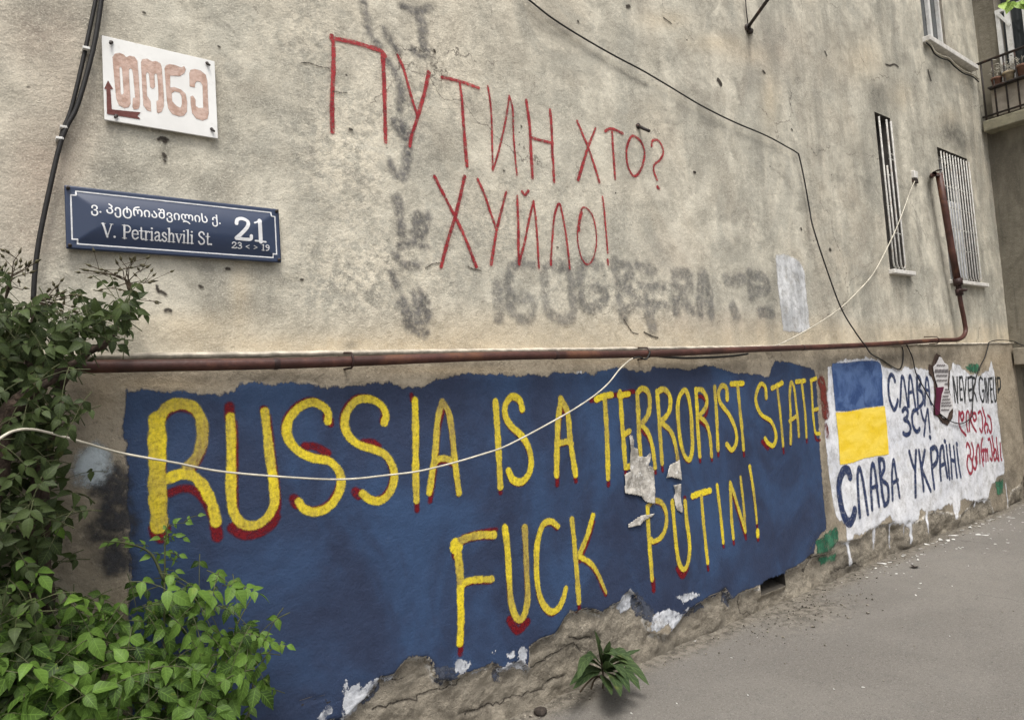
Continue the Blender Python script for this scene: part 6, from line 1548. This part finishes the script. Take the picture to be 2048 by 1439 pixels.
for u, v in [(1700, 655), (1690, 897), (715, 1185), (150, 1270), (370, 1222), (1270, 1145), (635, 1002), (1130, 1155), (460, 925), (1503, 610), (760, 905)]:
    p = gz(*K12([(u, v)])[0]); chip_add(mb, p[0], p[1], .010, .005, rng.random() * 3, .002)
tag(mb.build('paint_flakes', plain('white_flake', (0.72, 0.71, 0.68), 0.7, var=0.25, sc=30)), 'white paint flakes scattered on the pavement along the wall', 'paint flakes', None, 'stuff')
mb = MB()
hx, hy = float(atz(1590, 1222)[0]), 2.62
for k in range(200):
    x = hx + .42 * rng.standard_normal(); y_ = min(hy + .13 * rng.standard_normal(), YP - .04)
    s_ = .003 + .010 * rng.random() ** 2.5
    chip_add(mb, x, y_, s_, s_ * (.5 + .5 * rng.random()), rng.random() * 3, s_ * .7)
for k in range(260):
    x = .5 + 8.6 * rng.random(); y_ = YP - .03 - abs(.10 * rng.standard_normal())
    s_ = .003 + .009 * rng.random() ** 2.5
    chip_add(mb, x, y_, s_, s_ * (.5 + .5 * rng.random()), rng.random() * 3, s_ * .7)
for k in range(70):
    x = 1.0 + 8 * rng.random(); y_ = 2.8 - 1.6 * rng.random()
    chip_add(mb, x, y_, .003 + .008 * rng.random(), .003 + .004 * rng.random(), rng.random() * 3, .004)
gr = G('rubble_bits')
gr.set(Base_Color=gr.mix(gr.ss(gr.noise(60, 2), .42, .58), (0.075, 0.066, 0.055), (0.33, 0.30, 0.25)), Roughness=.95)
tag(mb.build('rubble_crumbs', gr.m), 'dark and pale crumbs of rubble and grit along the wall foot', 'grit', None, 'stuff')


def stone(px, py, r, label, flat=.6):
    p = gz(px, py); p[1] = min(p[1], YP - .05)
    V = []; F = []; nu, nv_ = 12, 7
    for j in range(nv_ + 1):
        for i in range(nu):
            a, b = 2 * math.pi * i / nu, math.pi * j / nv_
            q = r * (1 + .5 * float(fbm(np.array(math.cos(a) * 1.3 + j * .4 + px), np.array(math.sin(a) * 1.3 + py), 5, 3)))
            V.append((p[0] + q * math.sin(b) * math.cos(a), p[1] + q * math.sin(b) * math.sin(a), float(gh(p[0], p[1])) + r * flat * .7 + q * flat * math.cos(b)))
    for j in range(nv_):
        for i in range(nu): F.append((j * nu + i, (j + 1) * nu + i, (j + 1) * nu + (i + 1) % nu, j * nu + (i + 1) % nu))
    return tag(MB().add(V, F).build('stone', plain('dark_stone', (0.06, 0.048, 0.040), 0.9, var=.5, sc=30, bump=.7), None, True), label, 'stone')


stone(1072, 1424, .035, 'dark stone lying on the pavement by the wall left of the weed')
p = gz(1833, 1134)
dl = Leaves(); dl.add([p[0] - .05, p[1], .012], [1, .3, 0], [0, -.2, 1], .12, .06, .2, .5)
tag(dl.build('dead_leaf', plain('dark_dead_leaf', (0.03, 0.018, 0.014), .7, sc=40), None), 'curled dark dead leaf on the pavement beside the white paint flakes', 'leaf')
